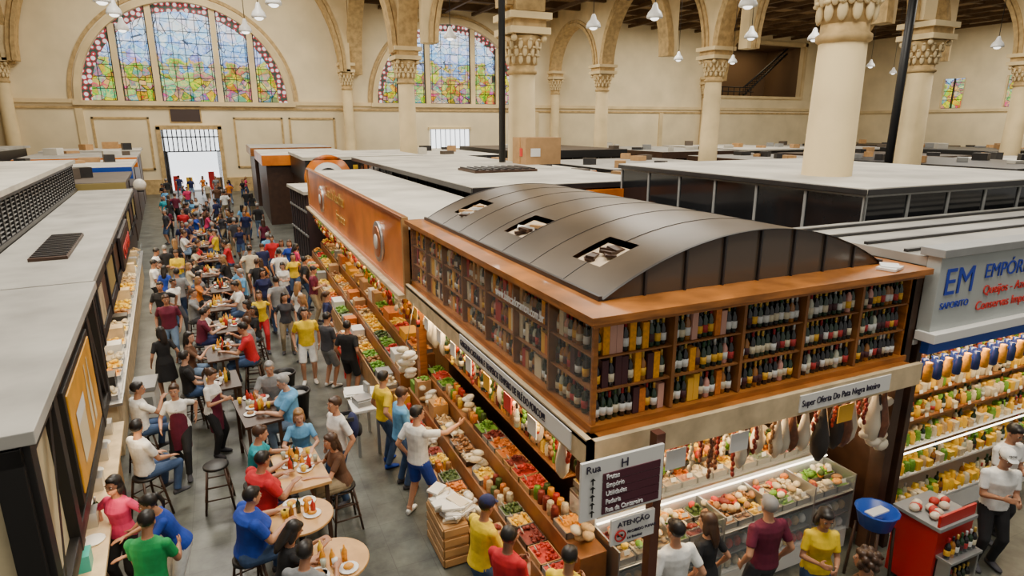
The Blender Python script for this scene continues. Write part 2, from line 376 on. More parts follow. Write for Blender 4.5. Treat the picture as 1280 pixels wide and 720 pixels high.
# ------------------------------------------------------------ pendant lamps
lampw=mk('lamp_white_glass',(.85,.85,.82),.3)
bulb=mk('lamp_bulb',(1,.97,.9),.3,emit=3)
for x,y,z in [(-2.67,21.9,9),(-2.66,24.1,9),(-2.9,27.9,9),(1.2,26.5,9),(1.48,22.9,9),(1.74,20.3,9),(8.7,25.1,9),(12.4,20.3,9),(13.1,17.7,9),(14.3,14.9,9),(19.6,20.1,9),(22.3,19.4,9),(31.8,17.8,9),(24,30,9.2),(28,30,9.2),(40,30,9.4),(36,24,9.3),(48,34,9.5)]:
    m=MB(); k=1 if x<8 else 1.15
    m.lathe((x,y,z),[(.22*k,0),(.23*k,.05),(.19*k,.17),(.10*k,.28),(.07*k,.40),(.04*k,.46)],lampw,seg=14)
    m.ell((x,y,z+.02),(.15,.15,.10),bulb,10,6); m.cyl((x,y,z+.4),(x,y,19.9 if x<11 else 15.6),.015,black,seg=5)
    m.obj('pendant_lamp')

# ------------------------------------------------------------ generic goods
goods=[mk('goods_%d'%i,c,.55,noise=.2,ns=30) for i,c in enumerate([(.50,.03,.015),(.78,.32,.012),(.80,.53,.03),(.13,.30,.02),(.32,.15,.05),(.68,.57,.38),(.20,.025,.015),(.60,.17,.015),(.06,.10,.018),(.52,.35,.16)])]
nuts=[goods[4],goods[9],goods[5],goods[4],goods[8],goods[9],goods[2],goods[3],goods[6],goods[5]]
fruit=[goods[1],goods[2],yellow,goods[0],goods[3],goods[7],goods[3],yellow]
bagc=mk('clear_bag',(.72,.65,.50),.2,coat=.6)
tray=mk('tray_grey',(.22,.21,.19),.5)
def heap(mb,x0,x1,y0,y1,z,h,mat,n=14,r=.04):
    for i in range(n):
        u,v=rnd(0,1),rnd(0,1); e=1-max(abs(u-.5),abs(v-.5))*2
        rr=r*rnd(.8,1.25)
        mb.ell((x0+(x1-x0)*u,y0+(y1-y0)*v,z+h*e*rnd(.6,1)),(rr,rr*rnd(.8,1.2),rr*.75),mat,6,4)
def bin_(mb,x0,x1,y0,y1,z,mat,fr=white,n=14,r=.04,h=.1):
    mb.box(x0,x1,y0,y0+.012,z,z+.08,fr);mb.box(x0,x1,y1-.012,y1,z,z+.08,fr);mb.box(x0,x0+.012,y0,y1,z,z+.08,fr);mb.box(x1-.012,x1,y0,y1,z,z+.08,fr)
    mb.box(x0+.012,x1-.012,y0+.012,y1-.012,z,z+.07,mat)
    heap(mb,x0+.03,x1-.03,y0+.03,y1-.03,z+.08,h,mat,n,r)
def tag(mb,x,y,z,rz=0): mb.obox((x,y,z),(.075,.004,.055),rz,paper,-.25)
bottlem=[mk('bottle_green',(.008,.03,.009),.12,coat=.7),mk('bottle_black',(.006,.005,.006),.12,coat=.7),mk('bottle_amber',(.30,.11,.008),.12,coat=.6),mk('bottle_clear',(.46,.48,.36),.12,coat=.6),mk('bottle_rose',(.6,.28,.22),.15,coat=.5)]
capm=[mk('foil_gold',(.65,.42,.09),.35,metal=.5),black,mk('foil_red',(.3,.012,.02),.4),mk('foil_silver',(.6,.6,.6),.4,metal=.5),mk('foil_green',(.02,.08,.03),.4)]
labm=[mk('label_cream',(.66,.58,.40),.6),mk('label_white',(.72,.72,.68),.6),mk('label_yellow',(.78,.42,.03),.6),mk('label_dark',(.06,.015,.02),.6),mk('label_red',(.42,.03,.03),.6)]
def bottle(mb,x,y,z,h=.3,k=1,bm=None,seg=8):
    bm=bm or random.choices(bottlem,(5,6,1.0,.5,.4))[0]; r=.037*k
    mb.lathe((x,y,z),[(r*.9,0),(r,.01),(r,h*.58),(r*.8,h*.66),(r*.38,h*.76),(r*.34,h*.86)],bm,seg)
    mb.lathe((x,y,z+h*.78),[(r*.42,0),(r*.42,h*.20),(r*.36,h*.22)],random.choices(capm,(4,4,2,2,2))[0],seg)
    mb.lathe((x,y,z+h*.17),[(r*1.04,0),(r*1.04,h*.27)],random.choices(labm,(3,3,1.8,2,1))[0],seg)
def carton(mb,x,y,z,h=.3,mat=None,w_=.04):
    mb.box(x-w_,x+w_,y-.042,y+.042,z,z+h,mat or random.choice([goods[1],goods[7],labm[2],card,labm[3]]))
def shelf_fill(mb,axis,c,a0,a1,z,pal,hmax=.28):
    a=a0
    while a<a1:
        k=random.random(); p=(a,c) if axis=='x' else (c,a)
        if k<.3: bottle(mb,p[0],p[1],z,min(.27,hmax)); st_=.085
        elif k<.65: carton(mb,p[0],p[1],z,rnd(.1,hmax),random.choice(pal)); st_=.095
        else: mb.lathe((p[0],p[1],z),[(.045,0),(.048,.02),(.048,.13),(.035,.15),(.04,.17)],random.choice(pal),8); st_=.105
        a+=st_

# ------------------------------------------------------------ main bottle stall
XL,XR,YF,YB=2.96,7.5,4.64,10.92
s=MB()
s.box(XL-.12,XR+.12,YF-.14,YB+.05,3.95,4.02,wood)
s.box(XL-.06,XR+.06,YF-.08,YB,3.90,3.95,wood)
s.box(XL-.04,XR+.04,YF-.04,YB,2.82,2.89,wood)
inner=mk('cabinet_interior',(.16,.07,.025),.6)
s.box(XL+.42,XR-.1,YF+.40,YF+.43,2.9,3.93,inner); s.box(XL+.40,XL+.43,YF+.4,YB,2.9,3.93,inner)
s.box(XR-.05,XR,YF,YB,2.6,3.93,wood); s.box(XL,XR,YB-.05,YB,2.6,3.93,wood)
for z in (3.215,3.555):
    s.box(XL+.0,XR,YF,YF+.4,z,z+.018,woodS); s.box(XL,XL+.4,YF+.4,YB,z,z+.018,woodS)
s.box(XL-.02,XL+.025,YF-.02,YF+.025,2.88,3.92,wood)
for i in range(1,6):
    x=XL+.02+i*(XR-XL-.02)/5; s.box(x-.02,x+.02,YF-.02,YF+.4,2.9,3.93,wood if i==5 else woodS)
for i in range(1,8):
    y=YF+i*(YB-YF)/7; s.box(XL-.02,XL+.38,y-.016,y+.016,2.9,3.93,wood if i==7 else woodS)
s.box(XR-.02,XR+.14,YF-.02,YF+.18,0,3.95,woodD)
s.box(XR-.02,XR+.14,YB-.2,YB,0,3.95,wood); s.box(XL,XL+.14,YB-.2,YB,0,2.9,wood)
stall=s.obj('bottle_display_stall')
g=MB(); gl=mk('clear_glass',(.9,.95,.95),.03,alpha=.04,spec=.2); g.box(XL-.03,XL-.025,YF,YB,2.9,3.84,gl); g.obj('glass_front',stall)
s=MB()
s.box(XL,XR,YF,YB,2.74,2.80,cream)
s.box(XL-.16,XL-.10,YF-.22,YB,2.56,2.84,cream); s.box(XL-.16,XR+.1,YF-.22,YF-.16,2.56,2.84,cream)
s.box(XL-.16,XL,YF-.16,YB,2.78,2.82,wood); s.box(XL-.1,XR,YF-.16,YF,2.78,2.82,wood)
s.box(XL-.175,XL-.16,4.75,7.95,2.60,2.80,paper); s.box(5.5,7.0,YF-.235,YF-.22,2.60,2.80,paper)
fa=s.obj('fascia',stall)
text('GERGELIM CASTANHA E TEMPEROS TEMPERO DE FILÉ DO PORCO!!!',.13,(XL-.18,7.9,2.655),LEFTF,text_dk,stall,sx=.66)
text('Super Oferta Do Pata Negra Inteiro',.115,(5.53,YF-.24,2.665),FRONT,text_dk,stall,sx=.76)
text('www.bancadoramon.com.br',.16,(XL-.05,6.9,3.64),LEFTF,text_wh,stall,sx=.72)
bb=MB()
pink=mk('carton_pink',(.6,.32,.24),.6)
for row,z in enumerate((2.895,3.235,3.575)):
    n=58
    for i in range(n):
        x=XL+.07+i*(XR-XL-.15)/n
        seg_=(x-XL)/((XR-XL)/5)
        if seg_>.3 and abs(seg_-round(seg_))<.035: continue
        if seg_<2 and random.random()<(.5 if seg_<1 else .22): carton(bb,x,YF+.07,z,rnd(.25,.31),random.choice([goods[1],goods[7],pink,labm[2],labm[3],goods[1]]),.036)
        else: bottle(bb,x,YF+.06+rnd(-.01,.01),z,rnd(.285,.315))
        bottle(bb,x+.04,YF+.16,z,rnd(.29,.315)); 
        bottle(bb,x,YF+.26,z,rnd(.30,.315))
    n=74
    for i in range(n):
        y=YF+.15+i*(YB-YF-.25)/n
        sg_=(y-YF)/((YB-YF)/7)
        if sg_>.3 and abs(sg_-round(sg_))<.03: continue
        if y<YF+.32: continue
        if random.random()<.25: carton(bb,XL+.08,y,z,rnd(.22,.31),random.choice([goods[1],goods[7],labm[2],labm[3],labm[4],labm[0],card]))
        else: bottle(bb,XL+.07,y,z,rnd(.25,.31),k=rnd(.95,1.15),bm=random.choices(bottlem,(4,4,5,2,1.5))[0])
        if y>YF+.36: bottle(bb,XL+.19,y,z,rnd(.28,.31)); 
        if y>YF+.42 and i%2: bottle(bb,XL+.3,y,z,rnd(.28,.31))
bb.obj('wine_bottles',stall)
rf=MB(); x0,x1,y0,y1=3.22,7.28,4.95,10.86; rise=.56; hw=(x1-x0)/2; Rr=(hw*hw+rise*rise)/(2*rise)
def arcp(u):
    x=-hw+2*hw*u; return (x0+hw+x, 4.03+math.sqrt(Rr*Rr-x*x)-(Rr-rise))
nu=24; nv=30
vs=[];fs=[]
for j in range(nv+1):
    for i in range(nu+1):
        X,Z=arcp(i/nu); vs.append((X,y0+(y1-y0)*j/nv,Z))
holes={(i,j) for i in (2,3,4) for j in (3,4,5, 13,14,15, 24,25,26)}
for j in range(nv):
    for i in range(nu):
        if (i,j) in holes: continue
        a=j*(nu+1)+i; fs.append((a,a+1,a+nu+2,a+nu+1))
rf.add(vs,fs,poly,True)
for k in range(8):
    y=y0+(y1-y0)*k/7
    for i in range(nu):
        a=arcp(i/nu);bq=arcp((i+1)/nu)
        if (i,int((y-y0)/(y1-y0)*nv)) in holes: continue
        w_=.02 if k in(0,7) else .006
        rf.add([(a[0],y-w_,a[1]),(bq[0],y-w_,bq[1]),(bq[0],y+w_,bq[1]),(a[0],y+w_,a[1]),(a[0],y-w_,a[1]+.006),(bq[0],y-w_,bq[1]+.006),(bq[0],y+w_,bq[1]+.006),(a[0],y+w_,a[1]+.006)],[(4,5,6,7),(0,1,5,4),(2,3,7,6)],dark)
gp=mk('gable_pane',(.085,.068,.05),.2)
for i in range(nu):
    a=arcp(i/nu);bq=arcp((i+1)/nu)
    for y in (y0+.02,y1-.02): rf.add([(a[0],y,4.02),(bq[0],y,4.02),(bq[0],y,bq[1]),(a[0],y,a[1])],[(0,1,2,3)],gp)
for i in range(1,8):
    X,Z=arcp(i/8); rf.box(X-.012,X+.012,y0-.01,y0+.03,4.02,Z,dark)
rf.box(x0-.04,x0,y0,y1,4.02,4.07,dark); rf.box(x1,x1+.04,y0,y1,4.02,4.07,dark)
rf.obj('barrel_roof',stall)
lt=MB(); bp_=mk('board_pale',(.62,.48,.32),.8)
for (ja,jb) in ((3,6),(13,16),(24,27)):
    ya=y0+(y1-y0)*ja/nv; yb=y0+(y1-y0)*jb/nv
    A=arcp(2/nu); Bq=arcp(4.8/nu)
    lt.add([(A[0]+.01,ya+.02,A[1]-.04),(Bq[0],ya+.02,Bq[1]-.06),(Bq[0],yb-.02,Bq[1]-.06),(A[0]+.01,yb-.02,A[1]-.04)],[(0,1,2,3)],bp_)
    for i in range(6):
        t_=rnd(.15,.85); lt.obox((A[0]+(Bq[0]-A[0])*t_,rnd(ya+.15,yb-.15),A[1]+(Bq[1]-A[1])*t_-.03),(rnd(.12,.26),rnd(.1,.2),rnd(.02,.05)),rnd(0,3),random.choice([paper,card,woodD,grey,woodD,white]),.1)
lt.obj('stored_boxes',stall)
pr=MB(); pr.obox((7.1,4.7,4.04),(.3,.21,.03),.3,paper); pr.obox((7.12,4.72,4.06),(.26,.2,.02),.7,white); pr.obj('newspaper')

s=MB(); shelf_back=mk('shop_back',(.28,.14,.05),.6,noise=.2)
s.box(3.9,7.4,7.3,7.36,0,2.74,shelf_back); s.box(4.7,4.76,7.36,10.8,0,2.74,shelf_back)
for z in (.5,.9,1.3,1.7,2.1): s.box(3.9,7.4,7.0,7.3,z,z+.03,wood); s.box(4.4,4.7,7.36,10.8,z,z+.03,wood)
s.obj('shop_shelves',stall)
s=MB()
for z in (.53,.93,1.33,1.73,2.13):
    for yy in (7.1,7.22): shelf_fill(s,'x',yy,4.0,7.3,z,goods)
    shelf_fill(s,'y',4.5,7.5,10.7,z,goods)
s.obj('shelf_goods',stall)
glassf=mk('counter_glass',(.8,.9,.92),.05,alpha=.12,spec=.3)
c=MB()
c.box(3.5,7.3,4.86,5.1,0,.30,white); c.box(3.5,7.3,5.0,6.0,.30,.85,grey); c.box(3.5,7.3,4.84,5.35,.85,.9,steel); c.box(3.5,7.3,5.35,5.95,.85,1.25,white); c.box(3.5,7.3,5.3,5.95,1.25,1.29,steel)
c.box(3.5,7.3,4.84,4.86,.30,1.12,glassf); c.box(3.5,7.3,5.33,5.34,1.25,1.5,glassf); c.box(3.5,7.3,4.86,5.0,.55,.57,steel)
for i in range(6): c.box(3.49+i*.76,3.51+i*.76,4.83,5.35,.30,1.14,steel)
c.box(3.5,7.3,5.295,5.32,1.175,1.19,tube)
cc=c.obj('produce_counter',bevel=.004)
c=MB()
nb=15
for i in range(nb):
    x=3.53+i*.25
    for (ya,yb,z) in ((4.88,5.10,.9),(5.11,5.33,.95),(5.36,5.64,1.29),(5.66,5.93,1.34)):
        bin_(c,x,x+.235,ya,yb,z,random.choice(goods+nuts+goods),fr=tray,n=16,r=.026,h=.09)
        if random.random()<.7: tag(c,x+.12,ya+.02,z+.14,rnd(-.2,.2))
    for z in (.32,.59):
        for q in range(2): c.ell((x+.06+q*.12,4.93,z+.06),(.055,.05,.07),random.choice([goods[5],white,goods[0],goods[9],yellow]),7,5)
for i in range(150):
    x=rnd(3.6,7.2); y_=rnd(5.4,5.9); c.ell((x,y_,1.47+rnd(0,.18)),(rnd(.05,.09),.045,.06),random.choice(goods+fruit+[bagc,bagc,bagc,yellow]),7,5,R=Matrix.Rotation(rnd(0,3),3,'Z'))
for i in range(80):
    x=rnd(3.6,7.2); c.ell((x,rnd(4.9,5.3),1.05+rnd(0,.06)),(rnd(.05,.08),.045,.045),random.choice(goods+nuts+[bagc,bagc,bagc]),7,5,R=Matrix.Rotation(rnd(0,3),3,'Z'))
c.obj('dried_fruit_heaps',cc)
c=MB()
tiers=[(2.45,2.78,.42),(2.78,3.10,.74),(3.10,3.45,1.06)]
for xa,xb,z in tiers: c.box(xa,xb,5.0,11.0,0,z,woodL if z<.5 else woodS)
c.box(3.62,3.66,6.0,11,0,2.4,woodD)
for z in (1.4,1.75,2.1): c.box(3.42,3.62,6.0,11,z,z+.02,woodS)
ac=c.obj('aisle_counter',bevel=.006)
c=MB()
for xa,xb,z in tiers:
    y=5.03
    while y<10.8:
        k=random.random(); w_=rnd(.2,.36)
        if k<.55:
            bin_(c,xa+.02,xb-.02,y,y+w_,z,random.choice(nuts+goods+fruit),fr=random.choice([tray,woodL,woodD,tray]),n=18,r=.026,h=.11); tag(c,xa+.04,y+w_*.5,z+.17,pi/2)
        elif k<.72:
            for a in range(max(1,int(w_/.11))):
                for b_ in range(2): c.lathe((xa+.09+b_*.14,y+.07+a*.11,z),[(.05,0),(.05,.13),(.04,.15),(.045,.17)],random.choice(goods),8)
        elif k<.84:
            for a in range(7): c.ell((rnd(xa+.08,xb-.08),y+rnd(.05,w_-.03),z+.05+.03*a),(.10,.07,.045),random.choice([white,goods[5],bagc,bagc,goods[9]]),8,5,R=Matrix.Rotation(rnd(0,3),3,'Z'))
        else:
            h_=rnd(.15,.35); c.box(xa+.03,xb-.03,y,y+w_-.03,z,z+h_,random.choice([card,woodL,grey,labm[2],red,goods[3]])); heap(c,xa+.06,xb-.06,y+.03,y+w_-.06,z+h_,.06,random.choice(goods),10,.035)
        y+=w_+.015
for z in (1.42,1.77,2.12): shelf_fill(c,'y',3.52,6.1,10.9,z,goods+nuts,.26)
c.obj('nut_bins_goods',ac)
hg=MB(); ham=mk('cured_ham',(.16,.055,.025),.45,noise=.3,ns=20); net=mk('white_netting',(.66,.58,.44),.7); gar=mk('red_sausage',(.24,.022,.012),.4); sack=mk('dark_sack',(.03,.025,.022),.7)
for i in range(60):
    x=3.3+i*.068; y=4.62+rnd(-.08,.16); k=random.random()
    if 4.6<x<5.9 and k<.55:
        hg.lathe((x,y,1.98),[(.02,0),(.07,.08),(.08,.18),(.05,.34),(.02,.5)],net if random.random()<.7 else ham,8)
    elif x>5.9 and k<.5:
        hg.lathe((x,y,1.80),[(.03,0),(.09,.1),(.11,.26),(.07,.45),(.02,.70)],random.choice([ham,sack,sack,net]),8)
    else:
        ln=random.randint(5,10); mm_=random.choice([gar,gar,net,gar,goods[6],goods[4],ham,ham,goods[5]])
        for q in range(ln): hg.ell((x+rnd(-.015,.015),y+rnd(-.015,.015),2.5-q*.06),(.024,.024,.038),mm_,6,5)
    hg.cyl((x,y,2.45),(x,y,2.74),.004,steel,seg=4)
for i in range(88):
    y=5.0+i*.066; x=2.98+rnd(-.06,.2)
    k=random.random()
    if k<.34: bottle(hg,x,y,2.08,.32); zt=2.4
    elif k<.46: hg.lathe((x,y,2.0),[(.02,0),(.07,.08),(.08,.18),(.05,.34),(.02,.5)],random.choice([net,ham]),8); zt=2.4
    else:
        mm_=random.choice([gar,net,goods[0],goods[1],goods[2],goods[3],goods[5],goods[4],goods[8],ham])
        for q in range(random.randint(4,8)): hg.ell((x+rnd(-.02,.02),y+rnd(-.02,.02),2.5-q*.065),(.03,.03,.042),mm_,6,5)
        zt=2.45
    hg.cyl((x,y,zt),(x,y,2.74),.004,steel,seg=4)
for i in range(8):
    y=5.6+i*.68; hg.box(2.84,2.85,y,y+.22,2.28,2.5,random.choice([paper,labm[2],text_rd,paper]))
for x in (3.75,4.6,6.25): hg.box(x,x+.25,4.47,4.48,2.28,2.5,random.choice([paper,labm[2]]))
for i in range(16): hg.ell((7.15+rnd(-.12,.12),4.62+rnd(-.08,.08),1.75+i*.04),(.12,.09,.07),bagc if i%2 else net,8,6,R=Matrix.Rotation(rnd(0,3),3,'X'))
hg.cyl((7.15,4.65,2.3),(7.15,4.65,2.74),.006,steel,seg=4)
for (y_,z_) in ((10.4,1.3),):
    for i in range(12): hg.ell((2.6+rnd(-.1,.1),y_+rnd(-.12,.12),z_+i*.04),(.12,.1,.06),bagc if i%2 else white,8,6,R=Matrix.Rotation(rnd(0,3),3,'X'))
    hg.cyl((2.6,y_,z_+.4),(2.8,y_,2.6),.006,steel,seg=4)
hg.box(3.3,7.3,4.95,4.99,2.69,2.73,tube); hg.box(3.2,3.24,5.2,10.8,2.69,2.73,tube); hg.box(4.2,7.2,6.7,6.75,2.69,2.73,tube)
hg.obj('hanging_goods',stall)

# street-name sign on post
s=MB(); s.box(3.33,3.43,4.12,4.22,0,2.95,mk('post_brown',(.11,.035,.02),.5))
s.box(2.52,3.40,4.09,4.12,2.28,2.86,paper)
pur=mk('sign_plum',(.09,.02,.035),.5)
for i in range(5): s.box(2.74,3.36,4.08,4.09,2.31+i*.083,2.385+i*.083,pur)
s.box(2.86,3.34,4.09,4.12,1.93,2.20,paper)
sg=s.obj('aisle_direction_sign')
text('Rua',.10,(2.56,4.08,2.76),FRONT,text_dk,sg); text('H',.12,(2.92,4.08,2.745),FRONT,text_dk,sg)
for i,tx in enumerate(['Rua da Cantareira','Padaria','Utilidades','Empório','Frutas']): text(tx,.066,(2.77,4.075,2.33+i*.083),FRONT,text_wh,sg,sx=.85)
ar2=MB()
for i in range(5):
    z=2.32+i*.08; ar2.box(2.625,2.635,4.07,4.08,z,z+.045,black); ar2.add([(2.60,4.075,z+.04),(2.66,4.075,z+.04),(2.63,4.075,z+.07)],[(0,1,2)],black)
for i in range(20):
    a=2*pi*i/20; b2=2*pi*(i+1)/20; ar2.cyl((2.95+.055*math.cos(a),4.075,2.03+.055*math.sin(a)),(2.95+.055*math.cos(b2),4.075,2.03+.055*math.sin(b2)),.008,red,seg=4)
ar2.cyl((2.91,4.075,2.07),(2.99,4.075,1.99),.008,red,seg=4); ar2.box(2.92,2.98,4.078,4.082,2.02,2.04,black)
ar2.obj('pictograms',sg)
text('ATENÇÃO',.075,(2.92,4.08,2.12),FRONT,text_dk,sg); text('PROIBIDO FUMAR',.04,(3.03,4.08,2.03),FRONT,text_dk,sg); text('Lei Estadual',.035,(3.03,4.08,1.97),FRONT,text_dk,sg)

# ------------------------------------------------------------ orange-panelled stall
s=MB(); s.box(2.92,5.3,11.15,25.5,3.80,3.95,roofw); s.box(3.9,5.2,11.2,25.4,2.6,3.8,woodD); s.box(2.95,3.9,11.2,25.4,2.62,2.7,cream)
s.box(2.86,2.92,11.1,25.5,2.62,4.02,orange); s.box(2.82,2.94,11.06,11.16,2.58,4.06,woodL); s.box(2.82,2.94,25.45,25.55,2.58,4.06,woodL); s.box(2.82,2.94,11.1,25.5,4.0,4.06,copper); s.box(2.82,2.94,11.1,25.5,2.58,2.66,copper)
s.box(3.9,5.2,11.2,25.4,0,2.6,shelf_back)
for y in (13.2,21.8):
    s.cyl((2.80,y,3.25),(2.88,y,3.25),.44,steel,seg=28); s.cyl((2.78,y,3.25),(2.81,y,3.25),.34,copper,seg=28); s.cyl((2.76,y,3.25),(2.79,y,3.25),.16,white,seg=20)
s.box(2.7,2.92,11.1,25.5,2.5,2.58,cream)
os_=s.obj('orange_front_stall',bevel=.01)
text('Casa do Bacalhau',.5,(2.84,20.8,3.45),LEFTF,capm[0],os_,sx=.95); text('Empório',.42,(2.84,18.9,2.95),LEFTF,capm[0],os_)
s=MB()
for xa,xb,z in ((2.40,2.75,.5),(2.75,3.1,.85),(3.1,3.5,1.15)): s.box(xa,xb,11.5,25.2,0,z,woodS if z>.6 else woodL)
for z in (1.5,1.85,2.2): s.box(3.6,3.88,11.5,25.2,z,z+.02,woodS)
s.box(3.2,3.26,11.5,25,2.55,2.6,tube)
oc=s.obj('fruit_counter')
s=MB()
for xa,xb,z in ((2.40,2.75,.5),(2.75,3.1,.85),(3.1,3.5,1.15)):
    y=11.6
    while y<24.9:
        w_=rnd(.3,.6); k=random.random()
        if k<.75: bin_(s,xa+.02,xb-.02,y,y+w_,z,random.choice(fruit+fruit+nuts),fr=random.choice([tray,woodL,woodD]),n=14,r=.045,h=.14)
        else: s.box(xa+.03,xb-.03,y,y+w_,z,z+rnd(.15,.35),random.choice([card,labm[2],white,grey,goods[7]]))
        y+=w_+.02
for z in (1.52,1.87,2.22): shelf_fill(s,'y',3.74,11.6,25,z,goods,.26)
for i in range(150):
    y=11.5+i*.09; mm_=random.choice([goods[0],goods[1],goods[2],net,gar,goods[3],goods[5]])
    for q in range(4): s.ell((2.98+rnd(-.08,.1),y,2.0+q*.12),(.05,.05,.07),mm_,6,5)
s.obj('fruit_heaps',oc)
# ------------------------------------------------------------ further stalls on the right side
def stall_box(name,x0,x1,y0,y1,z,body,roof,rooft=.14,band=None,over=.25,mull=None,mz=.9,M=None,clutter=0,vent=False,edge=None):
    s=MB(M); s.box(x0,x1,y0,y1,0,z-rooft,body); s.box(x0-over,x1+over,y0-over,y1+over,z-rooft,z,roof)
    if edge:
        s.box(x0-over-.02,x0-over,y0-over,y1+over,z-rooft-.02,z-.02,edge); s.box(x0-over,x1+over,y0-over-.02,y0-over,z-rooft-.02,z-.02,edge)
    if band:
        s.box(x0-over-.02,x0-over,y0-over,y1+over,z-rooft-.45,z-.02,band); s.box(x0-over,x1+over,y0-over-.02,y0-over,z-rooft-.45,z-.02,band)
    if mull:
        n=max(2,int((y1-y0)/1.1)); 
        for i in range(n+1): y=y0+(y1-y0)*i/n; s.box(x0-.03,x0,y-.03,y+.03,z-rooft-mz,z-rooft,mull)
        n=max(2,int((x1-x0)/1.1))
        for i in range(n+1): x=x0+(x1-x0)*i/n; s.box(x-.03,x+.03,y0-.03,y0,z-rooft-mz,z-rooft,mull)
        for a in (z-rooft-mz,z-rooft-.06): s.box(x0-.04,x1,y0-.04,y0,a,a+.06,mull); s.box(x0-.04,x0,y0,y1,a,a+.06,mull)
    if vent:
        cx=(x0+x1)/2; cy=y0+(y1-y0)*.3; s.box(cx-1.1,cx+1.1,cy-.8,cy+.8,z,z+.08,woodD)
        for i in range(9): s.box(cx-1.05+i*.25,cx-.95+i*.25,cy-.75,cy+.75,z+.08,z+.12,dark)
    for i in range(clutter):
        x=rnd(x0+.5,x1-.5);y=rnd(y0+.5,y1-.5);w_=rnd(.4,1.1);h=rnd(.15,.5)
        s.obox((x,y,z+h/2),(w_,rnd(.4,.9),h),rnd(0,1.5),random.choice([card,roofw,grey,dark,roofb,woodL,dark]))
    return s.obj(name,bevel=.01)
stall_box('glass_sided_stall',9.8,16.5,7.1,14.3,4.66,glassd,roofw,over=.08,mull=grey,mz=.9,rooft=.10,edge=dark)
stall_box('white_roof_stall',5.7,10.7,14.6,30,4.2,glassd,roofw,mull=dark,mz=.7,vent=True,edge=dark)
s=MB(); s.box(5.6,10.8,14.2,14.35,3.55,4.0,orange); s.box(5.6,10.8,14.1,14.2,3.4,3.55,woodD); s.obj('orange_signboard')
stall_box('flat_roof_stall',5.5,9.2,11.6,13.6,3.85,dark,roofb,over=.1)
s=MB()
s.box(7.66,16.0,4.45,4.62,3.22,4.16,mk('sign_pale_blue',(.46,.49,.47),.5,noise=.10,ns=1)); s.box(7.62,16,4.40,4.7,4.16,4.26,grey); s.box(7.62,16,4.35,4.6,3.10,3.22,paper)
s.box(7.66,16,4.62,6.9,4.02,4.14,roofg); s.box(7.66,16,4.62,6.9,3.0,3.06,white); s.box(7.75,7.85,4.6,6.9,0,4.0,woodD)
for i in range(4): s.box(7.7,16,4.9+i*.55,4.96+i*.55,4.14,4.18,dark)
s.box(7.7,16,4.45,4.55,2.92,3.08,blue); s.box(7.9,16,6.6,6.7,0,3,shelf_back)
em=s.obj('emporium_stall',bevel=.006)
text('EM',.48,(7.76,4.44,3.68),FRONT,text_bl,em); text('SAPORITO',.12,(7.76,4.44,3.50),FRONT,text_bl,em); text('EMPÓRIO SAPORITO',.26,(8.56,4.44,3.82),FRONT,text_bl,em); text('Queijos - Azeitonas',.17,(8.6,4.44,3.60),FRONT,text_rd,em); text('Conservas Importadas',.17,(8.5,4.44,3.40),FRONT,text_rd,em)
s=MB()
sh_=((.35,4.75),(.75,4.92),(1.1,5.06),(1.42,5.2),(1.74,5.34),(2.06,5.48))
for k,(z,ya) in enumerate(sh_):
    s.box(8.0,14,ya,ya+.3,z-.03,z,woodS if k>2 else white)
s.box(8.0,14,4.75,5.85,0,.3,white); s.box(8,14,5.85,5.9,.3,2.4,woodL)
s.box(8,14,4.9,4.94,2.85,2.89,tube); s.box(8,14,5.0,5.02,1.045,1.06,tube)
ec=s.obj('cheese_counter')
s=MB()
for k,(z,ya) in enumerate(sh_):
    for yy in (ya+.07,ya+.2):
        x=8.05
        while x<13.8:
            t=random.random(); m_=random.choice([yellow,yellow,yellow,labm[2],goods[5],goods[2],goods[9],goods[3],goods[3],labm[0]])
            if t<.5: s.lathe((x+.06,yy,z),[(.05,0),(.055,.03),(.055,.12),(.04,.14),(.045,.17)],m_,8)
            elif t<.75: s.box(x,x+.11,yy-.06,yy+.05,z,z+rnd(.06,.18),m_)
            else: bottle(s,x+.06,yy,z,.25,bm=random.choice([bottlem[2],bottlem[3],bottlem[0]]))
            x+=.125
    for i in range(16): tag(s,8.2+i*.35,ya-.005,z+.03)
for i in range(26):
    x=8.25+i*.105; s.lathe((x,4.72+.12*(i%2),2.36),[(.045,0),(.055,.02),(.055,.2),(.04,.23),(.045,.27)],navyp if i%4 else goods[1],10)
for i in range(44):
    mm_=random.choice([gar,goods[6],goods[3],net,goods[1],ham,net])
    for q in range(random.randint(4,7)): s.ell((8.1+i*.13,5.15+rnd(-.1,.1),2.75-q*.08),(.035,.035,.05),mm_,6,5)
s.obj('cheese_and_jars',ec)
s=MB(); s.lathe((7.0,4.3,.80),[(.19,0),(.24,.20),(.26,.22),(.23,.22),(.18,.04)],blue,14); s.box(6.85,7.15,4.24,4.36,.98,1.0,paper)
for dx,dy in ((-.15,-.15),(.15,-.15),(.15,.15),(-.15,.15)): s.cyl((7+dx*1.2,4.3+dy*1.2,0),(7+dx,4.3+dy,.8),.02,woodD,seg=6)
s.box(6.85,7.15,4.2,4.4,.3,.33,woodD); s.obj('blue_tub_stand')
s=MB(); s.box(7.35,8.05,3.75,4.3,.05,.95,red); s.box(7.4,8.0,3.73,3.75,.1,.55,dark); s.box(7.33,8.07,3.72,4.32,.95,1.0,grey); s.box(7.35,8.05,3.75,3.78,1.0,1.15,red)
for i in range(7): bottle(s,7.43+i*.085,3.66,.62,.28)
for i in range(7): bottle(s,7.43+i*.085,3.66,.12,.28)
s.box(7.38,8.0,3.56,3.75,.58,.62,steel); s.box(7.38,8.0,3.56,3.75,.08,.12,steel); s.box(7.4,7.43,3.58,3.73,0,.58,steel); s.box(7.95,7.98,3.58,3.73,0,.58,steel)
